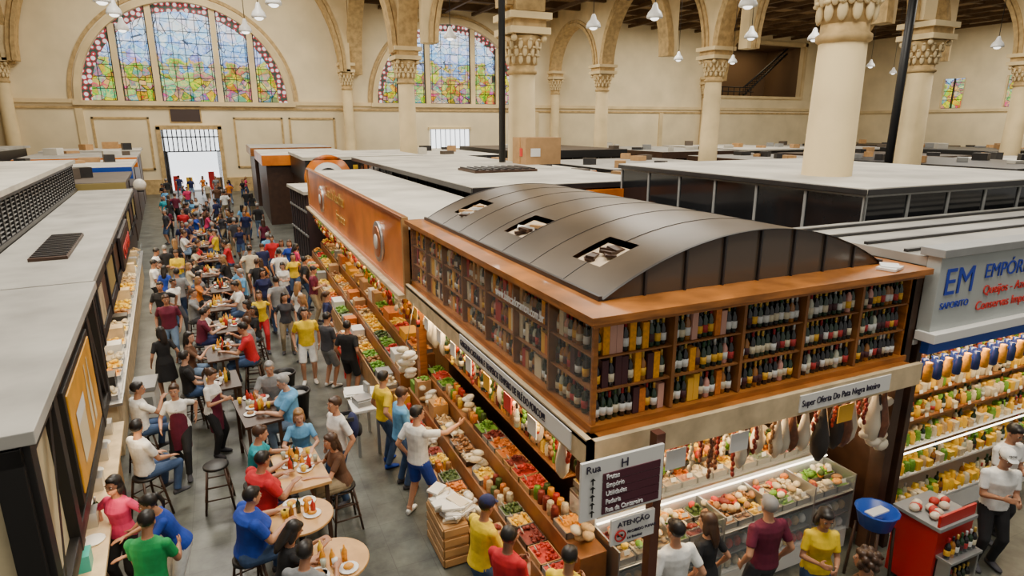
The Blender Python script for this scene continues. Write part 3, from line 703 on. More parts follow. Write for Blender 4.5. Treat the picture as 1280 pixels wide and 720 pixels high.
for i in range(14): s.ell((rnd(7.42,7.98),rnd(3.85,4.2),1.05),(.07,.06,.05),random.choice([bagc,goods[0],net]),8,5)
for dx in (7.38,7.98): s.cyl((dx,3.8,0),(dx,3.8,.06),.03,black)
s.obj('red_showcase',bevel=.01)
s=MB()
s.box(2.08,2.42,6.72,7.45,0,.60,woodL)
for z in (.02,.17,.32,.47): s.box(2.06,2.08,6.72,7.45,z,z+.11,woodL); s.box(2.08,2.42,6.70,6.72,z,z+.11,woodL)
s.obj('wooden_crate',bevel=.01)
s=MB()
for i in range(26): s.obox((rnd(2.15,2.4),rnd(6.8,7.4),.62+i*.007),(rnd(.2,.35),rnd(.15,.25),.03),rnd(0,3),random.choice([paper,white,bagc,goods[5]]),rnd(-.2,.2))
s.obj('paper_bags')
s=MB(); s.box(1.55,2.05,10.0,11.0,.86,.9,white); s.box(1.6,1.65,10.05,10.1,0,.86,steel); s.box(1.95,2.0,10.9,10.95,0,.86,steel); s.box(1.6,1.65,10.9,10.95,0,.86,steel); s.box(1.95,2.0,10.05,10.1,0,.86,steel)
s.obox((1.8,10.3,.95),(.34,.3,.09),.2,grey); s.obox((1.78,10.32,1.01),(.3,.28,.02),.2,steel); s.obox((1.9,10.55,1.08),(.05,.2,.2),.2,grey)
for i in range(7): s.obox((1.8+rnd(-.1,.1),10.75+rnd(-.1,.1),.92+.01*i),(.4,.3,.01),rnd(-.4,.4),paper)
s.obj('scale_table')
s=MB()
for x,y in ((2.02,13.75),(2.32,13.75),(2.02,14.75),(2.32,14.75)): s.box(x-.03,x+.03,y-.03,y+.03,0,.72,red)
s.box(1.98,2.36,13.7,14.8,.72,.77,red); s.box(2.0,2.34,13.72,14.78,.4,.43,red)
for i in range(6): s.ell((2.15,13.85+i*.15,.83),(.09,.07,.06),random.choice([white,goods[1],red]),8,5)
s.obj('red_table')

s=MB(Matrix.Translation((2.8,26.2,0))@Matrix.Rotation(math.radians(4),4,'Z')); s.box(0,5,0,3.8,0,2.95,mk('stall_plum',(.05,.03,.035),.5)); s.box(-.1,5,-.1,3.9,2.95,3.08,roofw)
for i in range(7): s.box(-.03,0,.1+i*.55,.16+i*.55,.1,2.9,dark)
for z in (1.2,2.2): s.box(-.035,0,0,3.8,z,z+.08,grey)
s.obj('shuttered_stall')
s=MB(); s.box(3.4,9,30.9,38,3.05,4.05,black); s.box(3.3,9.1,30.8,38,4.05,4.2,roofw)
s.cyl((4.4,30.8,3.2),(4.4,30.86,3.2),1.1,orange,seg=32); s.cyl((4.4,30.76,3.2),(4.4,30.82,3.2),.75,paper,seg=32); s.cyl((4.4,30.72,3.2),(4.4,30.77,3.2),.5,black,seg=32); s.box(5.6,9,30.8,30.86,3.2,3.8,yellow)
s.box(3.5,9,31.0,38,0,3.05,woodD); s.obj('round_emblem_stall')
stall_box('market_stall',2.1,7,38.5,47,4.0,woodD,roofw,band=orange,over=.2); stall_box('market_stall',1.9,7,48,56,4.1,woodD,roofg,band=wood,over=.2)
random.seed(21)
bodies=[dark,woodD,glassd,dark]; roofs=[roofw,roofg,roofb,roofb,roofg,dark]
bands=[None,orange,black,None,woodD,wood]
for (xa,xb) in ((12.8,18.5),(20,29.5),(33.5,41),(43,52.5),(56,64),(66,73)):
    for (ya,yb) in ((17,27),(30,39.5),(43,55)):
        xa_=13.4 if (xa<13 and ya<18) else xa
        stall_box('market_stall',xa_,xb,ya,yb,rnd(3.2,3.9),random.choice(bodies),random.choice(roofs),band=random.choice(bands),over=.2,mull=random.choice([None,grey,dark]),clutter=random.randint(4,9))
for (xa,xb,ya,yb) in ((18.5,27,5,13.5),(29.5,40,3,15),(43,54,6,20),(57,70,6,20)):
    stall_box('market_stall',xa,xb,ya,yb,rnd(3.5,3.8),dark,random.choice([roofg,roofb,dark]),band=random.choice([orange,None]),over=.2,mull=grey,clutter=5)
s=MB(); s.box(10.4,11.9,21.6,22.8,4.2,5.2,card); s.box(10.38,11.92,22.1,22.3,4.2,5.21,woodL); s.box(10.6,11.0,21.58,21.6,4.5,4.8,paper); s.box(10.37,10.4,21.9,22.1,4.5,4.8,text_rd); s.obj('cardboard_box')

# ------------------------------------------------------------ left row of stalls (skewed a few degrees)
LM=Matrix.Translation((-1.3,0,0))@Matrix.Rotation(math.radians(4.3),4,'Z')
tud=mk('tudor_cream',(.66,.54,.32),.6,noise=.12); tbl=mk('tudor_beam',(.012,.010,.009),.5)
s=MB(LM)
s.box(-5,-.05,5.8,11.2,1.55,3.2,tud); s.box(-5,.1,5.7,11.3,3.2,3.32,roofg)
s.box(-.06,.04,5.8,11.2,3.04,3.2,tbl); s.box(-.06,.04,5.8,11.2,1.4,1.58,tbl)
for y in (5.72,6.9,10.0,11.0): s.box(-.06,.05,y,y+.2,1.4,3.2,tbl)
s.box(-5,-.05,5.72,5.8,1.55,3.2,tud)
for x in (-5,-3.3,-1.7,-.2): s.box(x,x+.2,5.66,5.74,0,3.2,tbl)
for z in (1.5,3.04): s.box(-5,0,5.66,5.74,z,z+.16,tbl)
s.add([(.02,10.28,3.02),(.02,10.42,3.02),(.02,11.0,1.58),(.02,10.86,1.58)],[(0,1,2,3)],tbl); s.add([(.02,6.02,1.58),(.02,6.14,1.58),(.02,6.9,3.04),(.02,6.78,3.04)],[(0,1,2,3)],tbl)
s.box(.0,.06,7.35,9.75,1.68,3.0,tbl); s.box(.03,.075,7.45,9.65,1.76,2.92,mk('beer_yellow',(.74,.34,.015),.4,noise=.3,ns=2))
bt=mk('poster_beer',(.8,.68,.42),.4)
for y in (8.8,9.1):
    s.add([(.08,y-.09,1.95),(.08,y+.09,1.95),(.08,y+.09,2.4),(.08,y+.035,2.58),(.08,y+.035,2.8),(.08,y-.035,2.8),(.08,y-.035,2.58),(.08,y-.09,2.4)],[(0,1,2,3,4,5,6,7)],bt)
s.add([(.08,7.8,1.95),(.08,8.35,1.95),(.08,8.4,2.5),(.08,7.75,2.5)],[(0,1,2,3)],bt); s.add([(.082,7.75,2.42),(.082,8.4,2.42),(.082,8.42,2.6),(.082,7.73,2.6)],[(0,1,2,3)],paper)
s.box(-5,-1.2,5.8,11.2,0,1.55,woodD); s.box(-1.2,-1.15,5.8,11.2,0,1.5,woodL)
ts=s.obj('half_timbered_stall',bevel=.008)
s=MB(LM); s.box(-.45,.18,6.0,11.0,.98,1.03,cream); s.box(-.35,.05,6.1,10.9,0,.98,woodL)
for i in range(16):
    y=6.2+i*.29
    if i%3==0: s.box(-.2,.05,y,y+.22,1.03,1.22,mk('teal_plastic',(.03,.36,.32),.4) if i==3 else steel)
    elif i%3==1: bottle(s,rnd(-.2,.05),y,1.03,.25)
    else: s.lathe((rnd(-.2,.05),y,1.03),[(.11,0),(.13,.02),(.12,.025)],white,12)
s.obj('bar_counter')
br_=mk('facade_brown',(.085,.038,.018),.5,noise=.2); ol=mk('facade_olive',(.34,.26,.08),.6)
s=MB(LM)
s.box(-1.7,.05,11.45,28,3.2,3.3,roofg); s.box(-1.7,.0,11.6,28,2.15,3.2,br_)
s.box(0,.05,11.5,28,3.05,3.2,black); s.box(0,.04,11.5,28,2.15,2.35,black)
for i in range(9):
    y=11.6+i*2.0; s.box(.0,.06,y,y+.16,2.15,3.2,black); s.box(.01,.03,y+.3,y+1.85,2.42,3.0,ol if i%2 else br_)
for i in range(7):
    y=11.9+i*.12; s.box(.02,.04,y,y+.05,2.4,3.0,cream)
s.box(-.5,0,11.35,11.6,1.9,3.2,paper); s.box(-.55,.05,11.3,11.36,1.85,3.25,black)
s.box(-1.1,-.5,13.6,16.4,3.3,3.36,woodD)
for i in range(14): s.box(-1.08,-.52,13.7+i*.2,13.78+i*.2,3.36,3.38,dark)
b2=s.obj('brown_fronted_stall',bevel=.006)
s=MB(LM); s.box(-1.8,-1.72,11.8,28,3.3,3.4,dark); s.box(-1.8,-1.72,11.8,28,4.2,4.3,dark)
for i in range(33): s.box(-1.8,-1.74,11.8+i*.5,11.86+i*.5,3.3,4.3,dark)
for i in range(9): s.box(-1.79,-1.76,11.8,28,3.4+i*.09,3.42+i*.09,grey)
s.box(-1.9,-1.85,11.8,28,3.3,4.25,black); s.box(-9,-1.65,11.6,28.2,4.3,4.42,roofw); s.box(-9,-1.9,11.8,28,0,4.3,woodD)
s.obj('louvred_upper_storey')
s=MB(LM); s.cyl((.0,26.5,3.5),(.3,26.5,3.5),.02,black); s.ell((.35,26.5,3.55),.22,mk('globe',(.75,.7,.6),.2),12,8); s.lathe((.35,26.5,3.3),[(.12,0),(.12,.05)],black,10); s.obj('globe_lantern')
s=MB(LM); s.box(.06,.12,17.0,20.5,2.3,3.1,mk('sign_black',(.03,.02,.02),.4)); s.box(.12,.125,17.1,20.4,2.38,3.02,woodD); sb=s.obj('lettered_signboard')
tt=text('CHOPP BAR',.5,LM@Vector((.14,17.3,2.5)),(pi/2,0,pi/2+math.radians(4.3)),text_rd,sb)
s=MB(LM); s.box(-.5,.12,11.8,27,.98,1.03,steel); s.box(-.4,.02,11.9,27,0,.98,cream); s.box(.08,.1,12,27,1.03,1.37,glassf); s.box(-.3,-.27,12,27,2.05,2.1,tube)
y=12
while y<26.8:
    if random.random()<.6: bin_(s,-.4,.05,y,y+.42,1.03,random.choice([goods[2],yellow,goods[4],goods[5],goods[9],goods[1]]),fr=steel,n=10,r=.05)
    else: s.box(-.35,.0,y,y+.35,1.03,1.03+rnd(.1,.4),random.choice([steel,white,dark,cream]))
    y+=.5
s.obj('food_counter')
s=MB(); s.box(-2.15,-1.75,13.2,13.9,.05,.62,white); s.box(-2.17,-1.73,13.18,13.92,.62,.70,grey); s.box(-2.1,-1.8,13.19,13.2,.15,.5,grey); s.obj('chest_freezer',bevel=.02)
for (y0_,y1_,z,bd,rf_,bn) in ((29,35,3.5,woodD,roofb,ol),(36,43,3.7,woodD,roofw,blue),(44,52,3.8,woodD,roofg,orange),(53,58,3.9,woodD,roofw,None)):
    stall_box('market_stall',-6,-.4,y0_,y1_,z,bd,rf_,band=bn,over=.2,M=LM,clutter=4)
for (x0_,x1_,y0_,y1_,z) in ((-20,-12.6,10,20,4.0),(-20,-12.6,22,34,4.2),(-20,-12,36,52,4.3)):
    stall_box('market_stall',x0_,x1_,y0_,y1_,z,dark,roofg,over=.2,clutter=6)

# ------------------------------------------------------------ tables, stools, bins
topw=mk('tabletop_wood',(.58,.32,.11),.4,noise=.15,ns=5)
def tabletop_items(s,x,y,z,r,n=1):
    for i in range(3*n):
        a=rnd(0,6.28);q=rnd(.3,.75)*r; s.lathe((x+q*math.cos(a),y+q*math.sin(a),z),[(.07,0),(.11,.018),(.105,.02)],white,14)
        s.ell((x+q*math.cos(a),y+q*math.sin(a),z+.035),(.06,.05,.03),random.choice([goods[4],goods[1],goods[0],goods[5]]),8,5)
    for i in range(4*n):
        a=rnd(0,6.28);q=rnd(.05,.45)*r; m_=random.choice([goods[1],goods[1],goods[0],goods[2],bottlem[0],bottlem[2]])
        s.lathe((x+q*math.cos(a),y+q*math.sin(a),z),[(.03,0),(.032,.12),(.028,.14),(.012,.17),(.008,.21)],m_,10)
    for i in range(3*n):
        a=rnd(0,6.28);q=rnd(.3,.8)*r; s.lathe((x+q*math.cos(a),y+q*math.sin(a),z),[(.025,0),(.035,.11)],random.choice([bottlem[3],goods[2],paper]),10)
def round_table(x,y,r=.40,z=1.0,mat=topw):
    s=MB(); s.lathe((x,y,z-.035),[(r*.98,0),(r,.008),(r,.03),(r*.985,.035)],mat,32,smooth=False)
    s.cyl((x,y,.03),(x,y,z-.035),.035,black,seg=12); s.lathe((x,y,0),[(.24,0),(.24,.02),(.05,.05)],black,20)
    tabletop_items(s,x,y,z,r); s.obj('round_bar_table')
def rect_table(x,y,w_,l,z=1.0,rz=0,mat=None):
    mat=mat or woodD; s=MB(Matrix.Translation((x,y,0))@Matrix.Rotation(rz,4,'Z'))
    s.box(-w_/2,w_/2,-l/2,l/2,z-.04,z,mat)
    for dx in (-1,1):
        for dy in (-1,1): s.box(dx*(w_/2-.06)-.025,dx*(w_/2-.06)+.025,dy*(l/2-.06)-.025,dy*(l/2-.06)+.025,0,z-.04,woodD)
    for dx in (-1,1): s.box(dx*(w_/2-.06)-.015,dx*(w_/2-.06)+.015,-l/2+.06,l/2-.06,.25,.29,woodD)
    tabletop_items(s,0,0,z,min(w_,l)*.5,1)
    if l>1: tabletop_items(s,0,l*.3,z,.3,1)
    s.obj('bar_table')
def stool(x,y,rz=0,h=.72):
    s=MB(Matrix.Translation((x,y,0))@Matrix.Rotation(rz,4,'Z'))
    s.lathe((0,0,h-.05),[(.16,0),(.18,.01),(.18,.04),(.165,.05)],black,16)
    for dx in (-1,1):
        for dy in (-1,1): s.cyl((dx*.2,dy*.2,0),(dx*.12,dy*.12,h-.04),.018,woodD,seg=6)
    for z,k in ((.22,.185),(.42,.16)):
        for a,b_ in (((-1,-1),(1,-1)),((1,-1),(1,1)),((1,1),(-1,1)),((-1,1),(-1,-1))): s.cyl((a[0]*k,a[1]*k,z),(b_[0]*k,b_[1]*k,z),.012,woodD,seg=5)
    s.obj('bar_stool')
random.seed(5)
for x,y in ((.62,6.2),(.38,7.2)): round_table(x,y,.40)
rect_table(.5,8.35,.62,1.1,mat=topw,rz=.1); rect_table(.05,10.6,.6,1.2,rz=.15); rect_table(-.5,12.2,.6,.9,rz=.1)
tabs=[(-.5,13.9),(-.35,15.8),(-.6,17.8),(-.5,19.8),(-.9,22.0),(-.8,24.5),(-1.3,27.5),(-1.2,30.5),(-.6,34),(-1.8,38)]
for x,y in tabs: rect_table(x,y,.6,1.1,rz=.08)
def trash(x,y):
    s=MB(); s.lathe((x,y,0),[(.17,0),(.23,.55),(.25,.56),(.25,.6),(.22,.6),(.2,.5),(.16,.05)],black,20); s.ell((x,y,.5),(.19,.19,.06),grey,10,6); s.obj('trash_bin')
trash(.66,13.2); trash(.82,12.1)

# ------------------------------------------------------------ people
SK,SH,FA,TH_,CA,SO,HA,DK,LI,AC,WH=range(11)
SLOTM=[mk('slot_%d'%i,(.5,.5,.5)) for i in range(11)]
def ik(p0,p2,l1,l2,hint):
    d=p2-p0; L=d.length
    if L>(l1+l2)*.995: p2=p0+d*((l1+l2)*.995/L); d=p2-p0; L=d.length
    a=(l1*l1-l2*l2+L*L)/(2*L); h=math.sqrt(max(l1*l1-a*a,0)); u=d/L
    hv=hint-u*hint.dot(u); hv.normalize()
    return p0+u*a+hv*h,p2
POSES=dict(
 stand=dict(), 
 relax=dict(feet=[(-.11,.06,.09),(.13,-.04,.09)],hands=[(-.25,.08,.90),(.27,.02,.92)],head=(.3,.1)),
 walk=dict(feet=[(-.09,.26,.10),(.09,-.26,.17)],hands=[(-.24,-.2,.97),(.24,.26,1.0)],pz=.915,lean=.05),
 hold=dict(hands=[(-.08,.30,1.12),(.10,.28,1.16)],head=(0,.35),lean=.04),
 reach=dict(hands=[(-.26,.05,.92),(.42,.42,1.38)],feet=[(-.16,-.05,.09),(.14,.06,.09)],twist=-.1,head=(-.3,.1)),
 akimbo=dict(hands=[(-.20,.06,1.02),(.20,.06,1.02)],eh=[(-1,-.5,0),(1,-.5,0)]),
 counter=dict(lean=.38,hands=[(-.2,.50,1.08),(.22,.48,1.08)],feet=[(-.12,-.12,.09),(.12,.05,.09)],py=-.08,head=(0,.15)),
 behind=dict(hands=[(-.10,.34,1.05),(.14,.38,1.1)],lean=.12,head=(.1,.3)),
 sit=dict(pz=.82,lean=.16,feet=[(-.14,.36,.34),(.14,.33,.34)],hands=[(-.17,.46,1.06),(.17,.42,1.07)],head=(.1,.15)),
 sit2=dict(pz=.82,lean=.05,feet=[(-.14,.34,.34),(.16,.38,.30)],hands=[(-.18,.30,.92),(.08,.36,1.22)],head=(-.5,.0)),
 sitback=dict(pz=.82,lean=-.05,feet=[(-.16,.36,.34),(.16,.34,.34)],hands=[(-.15,.30,.90),(.15,.32,.90)],head=(.6,0)),
 sitphone=dict(pz=.82,lean=.22,feet=[(-.14,.36,.34),(.14,.33,.34)],hands=[(-.06,.46,1.16),(.08,.46,1.16)],head=(0,.5)),
)
TM={}
def template(pose,fem=False,style='long',hair='short',apron=False,lod=0,big=0):
    key=(pose,fem,style,hair,apron,lod,big)
    if key in TM: return TM[key]
    p=POSES[pose]; mb=MB()
    M_=SLOTM
    pz=p.get('pz',.94); lean=p.get('lean',0); tw=p.get('twist',0)
    T=Matrix.Translation((0,p.get('py',0),pz))@Matrix.Rotation(tw,4,'Z')@Matrix.Rotation(-lean,4,'X')
    R3=T.to_3x3(); X=R3@Vector((1,0,0)); Y=R3@Vector((0,1,0))
    def tp(x,y,z): return T@Vector((x,y,z))
    wk=1+.28*big; dk=1+.5*big
    if fem: prof=[(-.13,.12,.10,0),(-.06,.175,.125,-.01),(.02,.17,.12,-.005),(.14,.125,.095,0),(.24,.135,.10,.005),(.33,.15,.125,.02),(.40,.15,.105,.01),(.455,.135,.08,0),(.49,.07,.06,0)]
    else: prof=[(-.13,.12,.10,0),(-.06,.165,.12,-.005),(.02,.165,.115,0),(.14,.155,.11,.005),(.24,.165,.115,.005),(.34,.185,.125,.01),(.41,.19,.11,0),(.465,.165,.085,-.005),(.50,.08,.065,-.005)]
    def rings(pp,g=0): return [(tp(0,o+ (big*.05 if z<.35 else 0),z),X,Y,a*wk+g,b_*dk+g) for z,a,b_,o in pp]
    mb.loft(rings(prof[:4]),M_[TH_],20)
    hem=[(-.05,prof[1][1]+.004,prof[1][2]+.004,prof[1][3])]+prof[2:]
    mb.loft(rings(hem,.008),M_[SH],20)
    nb=tp(0,-.01,.46); hy,hp=p.get('head',(0,0))
    Hc=tp(0,.02,.665); RH=(R3@Matrix.Rotation(lean*.8,3,'X'))@Matrix.Rotation(hy,3,'Z')@Matrix.Rotation(-hp,3,'X')
    hx,hyv,hz=RH@Vector((1,0,0)),RH@Vector((0,1,0)),RH@Vector((0,0,1))
    mb.loft([(nb,X,Y,.062,.06),(nb.lerp(Hc,.4),X,Y,.053,.055),(Hc-hz*.06,hx,hyv,.052,.055)],M_[SK],12)
    def hd(x,y,z): return Hc+hx*x+hyv*y+hz*z
    mb.ell(hd(0,-.005,.025),(.076,.094,.092),M_[SK],18,12,R=RH)
    mb.loft([(hd(0,.03,-.105),hx,hyv,.028,.035),(hd(0,.025,-.085),hx,hyv,.048,.06),(hd(0,.018,-.04),hx,hyv,.062,.075),(hd(0,.01,.02),hx,hyv,.07,.082)],M_[SK],14)
    mb.loft([(hd(0,.085,.02),hx,hyv,.008,.01),(hd(0,.098,-.005),hx,hyv,.012,.014),(hd(0,.102,-.022),hx,hyv,.017,.014),(hd(0,.09,-.03),hx,hyv,.014,.01)],M_[SK],8)
    for sd in (-1,1):
        mb.ell(hd(.078*sd,-.005,-.005),(.01,.018,.03),M_[SK],8,6,R=RH)
        mb.ell(hd(.032*sd,.082,.032),(.026,.012,.008),M_[SK],8,5,R=RH)
    if hair!='bald':
        mb.ell(hd(0,-.022,.045),(.086,.098,.095),M_[HA],18,12,R=RH)
        mb.ell(hd(0,.035,.09),(.062,.05,.035),M_[HA],12,8,R=RH)
    if hair=='long':
        mb.loft([(hd(0,-.055,.07),hx,hyv,.07,.05),(hd(0,-.07,-.02),hx,hyv,.088,.05),(hd(0,-.085,-.12),hx,hyv,.09,.045),(hd(0,-.10,-.22),hx,hyv,.07,.03),(hd(0,-.10,-.28),hx,hyv,.03,.015)],M_[HA],12)
        for sd in (-1,1): mb.ell(hd(.078*sd,-.01,-.05),(.02,.045,.085),M_[HA],8,6,R=RH)
    if hair=='pony':
        mb.ell(hd(0,-.12,.07),(.035,.035,.035),M_[HA],8,6); mb.loft([(hd(0,-.13,.06),hx,hyv,.03,.03),(hd(0,-.15,-.03),hx,hyv,.035,.03),(hd(0,-.13,-.14),hx,hyv,.015,.012)],M_[HA],8)
    if hair=='curly':
        for i in range(26):
            a=i*2.4; zz=-.06+.2*i/26; rr=.10*math.sqrt(max(.05,1-((zz-.03)/.13)**2)); y_=-.03+rr*math.sin(a)
            if y_>.05 and zz<.07: continue
            mb.ell(hd(rr*math.cos(a),y_,zz),.038,M_[HA],8,6)
    if hair=='cap':
        mb.ell(hd(0,-.012,.062),(.09,.104,.085),M_[AC],18,12,R=RH); mb.loft([(hd(0,.06,.068),hx,hyv,.07,.04),(hd(0,.10,.066),hx,hyv,.065,.055),(hd(0,.10,.058),hx,hyv,.065,.055)],M_[AC],14)
    sw=.15 if fem else .185
    hands=p.get('hands',[(-.25,.04,.90),(.25,.04,.90)]); ehs=p.get('eh',[(-.5,-1,-.3),(.5,-1,-.3)])
    for i,sd in enumerate((-1,1)):
        S=tp(sd*sw*wk*.98,-.005,.425); E,Wp=ik(S,Vector(hands[i]),.285,.25,Vector(ehs[i]).normalized())
        k=(.86 if fem else 1.0)*(1+.2*big)
        def limb(pts,slot,seg=12):
            d0=(pts[-1][0]-pts[0][0]).normalized(); ax=d0.orthogonal().normalized(); ay=d0.cross(ax)
            mb.loft([(c,ax,ay,r,r) for c,r in pts],M_[slot],seg)
        mb.ell(S,(.064*k,.062*k,.064*k),M_[SH],12,8)
        limb([(S,.060*k),(S.lerp(E,.35),.058*k),(S.lerp(E,.68),.056*k)],SH)
        limb([(S.lerp(E,.2),.045*k),(S.lerp(E,.6),.043*k),(E,.037*k)],FA); mb.ell(E,.038*k,M_[FA],10,8)
        limb([(E,.037*k),(E.lerp(Wp,.25),.040*k),(E.lerp(Wp,.7),.031*k),(Wp,.024*k)],FA)
        d=(Wp-E).normalized()
        if pose.startswith('sit') or pose in('counter','behind'): d=(d+Vector((0,.5,0)) ).normalized(); d.z=max(d.z,-.25); d.normalize()
        inn=Vector((-sd,0,0)); pn=(inn-d*inn.dot(d)).normalized()
        if pose.startswith('sit') or pose=='counter': q=Vector((0,0,-1)); pn=(q-d*q.dot(d)).normalized()
        wd=d.cross(pn).normalized()
        thumb=Vector((0,.6,.6)) if abs(pn.x)>.5 else inn
        if wd.dot(thumb)<0: wd=-wd
        mb.loft([(Wp-d*.01,wd,pn,.024*k,.018),(Wp+d*.03,wd,pn,.034*k,.017),(Wp+d*.07,wd,pn,.042*k,.016),(Wp+d*.092,wd,pn,.040*k,.013)],M_[SK],12)
        curl=.35 if pose not in('hold','sit2','sitphone') else .8
        for fi,(off,ln) in enumerate(((.030,.072),(.010,.082),(-.011,.076),(-.031,.058))):
            b0=Wp+d*.085+wd*off*k; d1=(d*math.cos(curl*.5)+pn*math.sin(curl*.5)); d2=(d*math.cos(curl*1.4)+pn*math.sin(curl*1.4))
            m1=b0+d1*ln*.5; m2=m1+d2*ln*.5
            if lod==0: limb([(b0,.0098),(m1,.009),(m2,.0075)],SK,8)
            else: limb([(b0,.014),(m1,.013),(m2,.010)],SK,6)
        t0=Wp+d*.022+wd*.026*k; t1=t0+(d*.6+wd*.7+pn*.3).normalized()*.042; t2=t1+(d*.9+wd*.25+pn*.35).normalized()*.032
        limb([(t0,.014),(t1,.011),(t2,.0085)],SK,8)
    feet=p.get('feet',[(-.11,.0,.09),(.11,.03,.09)])
    for i,sd in enumerate((-1,1)):
        Hj=tp(sd*(.088+.015*big),0,-.05); kh=Vector((sd*.15,1,.1)); K,A=ik(Hj,Vector(feet[i]),.43,.41,kh)
        k=(1+.25*big)*(1.02 if fem else 1)
        def L2(pts,slot):
            d0=(pts[-1][0]-pts[0][0]).normalized(); ax=Vector((1,0,0)); ax=(ax-d0*ax.dot(d0)).normalized(); ay=d0.cross(ax)
            mb.loft([(c,ax,ay,r,r) for c,r in pts],M_[slot],14)
        mb.ell(Hj,(.095*k,.10*k,.10*k),M_[TH_],12,8)
        kn=.066 if style!='short' else .084
        L2([(Hj,.096*k),(Hj.lerp(K,.35),.090*k),(Hj.lerp(K,.92 if style=='short' else 1),kn*k)],TH_)
        if style=='short':
            L2([(Hj.lerp(K,.6),.062*k),(K,.055*k)],CA); mb.ell(K,.056*k,M_[CA],12,8)
            L2([(K,.054),(K.lerp(A,.28),.058),(K.lerp(A,.7),.042),(A,.036)],CA)
        elif style=='skirt':
            mb.ell(K,.055,M_[CA],12,8); L2([(K,.052),(K.lerp(A,.28),.052),(K.lerp(A,.7),.038),(A,.033)],CA)
        else:
            mb.ell(K,.066*k,M_[TH_],12,8); L2([(K,.066*k),(K.lerp(A,.3),.064),(K.lerp(A,.75),.054),(A+Vector((0,0,.0)),.054)],CA)
        fz=A.z-.09; up=Vector((0,0,1)); fd=Vector((sd*.18,1,0)).normalized(); fx=fd.cross(up).normalized()
        base=Vector((A.x,A.y,fz))
        mb.loft([(base-fd*.065+up*.04,fx,up,.026,.035),(base-fd*.04+up*.045,fx,up,.036,.044),(base+fd*.03+up*.045,fx,up,.04,.044),(base+fd*.10+up*.034,fx,up,.046,.033),(base+fd*.16+up*.027,fx,up,.040,.025),(base+fd*.19+up*.022,fx,up,.022,.016)],M_[SO],14)
        L2([(A+Vector((0,0,.03)),.040),(base+up*.04,.038)],SO if style=='long' else CA)
    if style=='skirt':
        if pose.startswith('sit'):
            mb.loft([(tp(0,0,.05),X,Y,.15,.11),(tp(0,.02,-.06),X,Y,.19,.15)],M_[TH_],16)
            mb.loft([(Vector((0,.0,pz-.03)),Vector((1,0,0)),Vector((0,0,1)),.19,.11),(Vector((0,.25,pz-.01)),Vector((1,0,0)),Vector((0,0,1)),.21,.10),(Vector((0,.44,pz-.02)),Vector((1,0,0)),Vector((0,0,1)),.22,.09)],M_[TH_],16)
        else:
            mb.loft([(tp(0,0,.10),X,Y,.14,.105),(tp(0,0,-.06),X,Y,.19,.14),(Vector((0,.01,.72)),X,Y,.21,.16),(Vector((0,.01,.50)),X,Y,.235,.19)],M_[TH_],20)
    if apron:
        pr_=[(-.42,.16,.10,.06),(-.2,.17,.11,.045),(.02,.15,.11,.035),(.2,.125,.11,.03),(.36,.10,.11,.035)]
        if pose.startswith('sit'): pr_=pr_[2:]
        mb.loft([(tp(0,o,z),X,Y,a,b_) for z,a,b_,o in pr_],M_[AC],16)
    me=mb.mesh('src')
    idx=[M_.index(m) for m in mb.mats]
    bv=BVHTree.FromPolygons([v.co.copy() for v in me.vertices],[tuple(q.vertices) for q in me.polygons])
    src=[idx[q.material_index] for q in me.polygons]
    ob=bpy.data.objects.new('tmp',me); COL.objects.link(ob)
    rm_=ob.modifiers.new('r','REMESH'); rm_.mode='VOXEL'; rm_.voxel_size=.0085 if lod==0 else (.013 if lod==1 else .022)
    sm=ob.modifiers.new('s','SMOOTH'); sm.factor=.5; sm.iterations=2 if lod<2 else 1
    dg=bpy.context.evaluated_depsgraph_get(); 
    out=bpy.data.meshes.new_from_object(ob.evaluated_get(dg)); bpy.data.objects.remove(ob); bpy.data.meshes.remove(me)
    out.materials.clear()
    mi=[]
    for q in out.polygons:
        _,_,i_,_=bv.find_nearest(q.center); mi.append(src[i_])
    nb_=len(out.polygons)
    ex=MB()
    for m in M_: ex.mi(m)
    for sd in (-1,1):
        ex.ell(hd(.031*sd,.081,.012),(.0145,.008,.009),M_[WH],10,7,R=RH); ex.ell(hd(.031*sd,.0875,.012),(.0065,.0035,.007),M_[DK],8,6,R=RH)
        ex.ell(hd(.032*sd,.091,.036),(.02,.006,.004),M_[HA],8,5,R=RH)
    ex.ell(hd(0,.090,-.055),(.024,.008,.0055),M_[LI],10,6,R=RH); ex.ell(hd(0,.088,-.063),(.018,.008,.005),M_[LI],10,6,R=RH)
    e2=ex.mesh('e')
    import bmesh
    bm=bmesh.new(); bm.from_mesh(out)
    bm.faces.ensure_lookup_table()
    for q,i_ in zip(bm.faces,mi): q.material_index=i_; q.smooth=True
    bm.from_mesh(e2); bm.faces.ensure_lookup_table()
    for q in bm.faces[nb_:]: q.smooth=True
    out2=bpy.data.meshes.new('person_'+pose); bm.to_mesh(out2); bm.free(); bpy.data.meshes.remove(out); bpy.data.meshes.remove(e2)
    for m in M_: out2.materials.append(m)
    TM[key]=out2; return out2
SKINS=[mk('skin_%d'%i,c,.5) for i,c in enumerate([(.52,.26,.15),(.38,.18,.10),(.25,.115,.065),(.58,.32,.21),(.14,.065,.04)])]
HAIRS=dict(black=mk('hair_black',(.012,.009,.008),.45),brown=mk('hair_brown',(.055,.025,.012),.45),blond=mk('hair_blond',(.28,.15,.055),.45),grey=mk('hair_grey',(.28,.27,.26),.5))
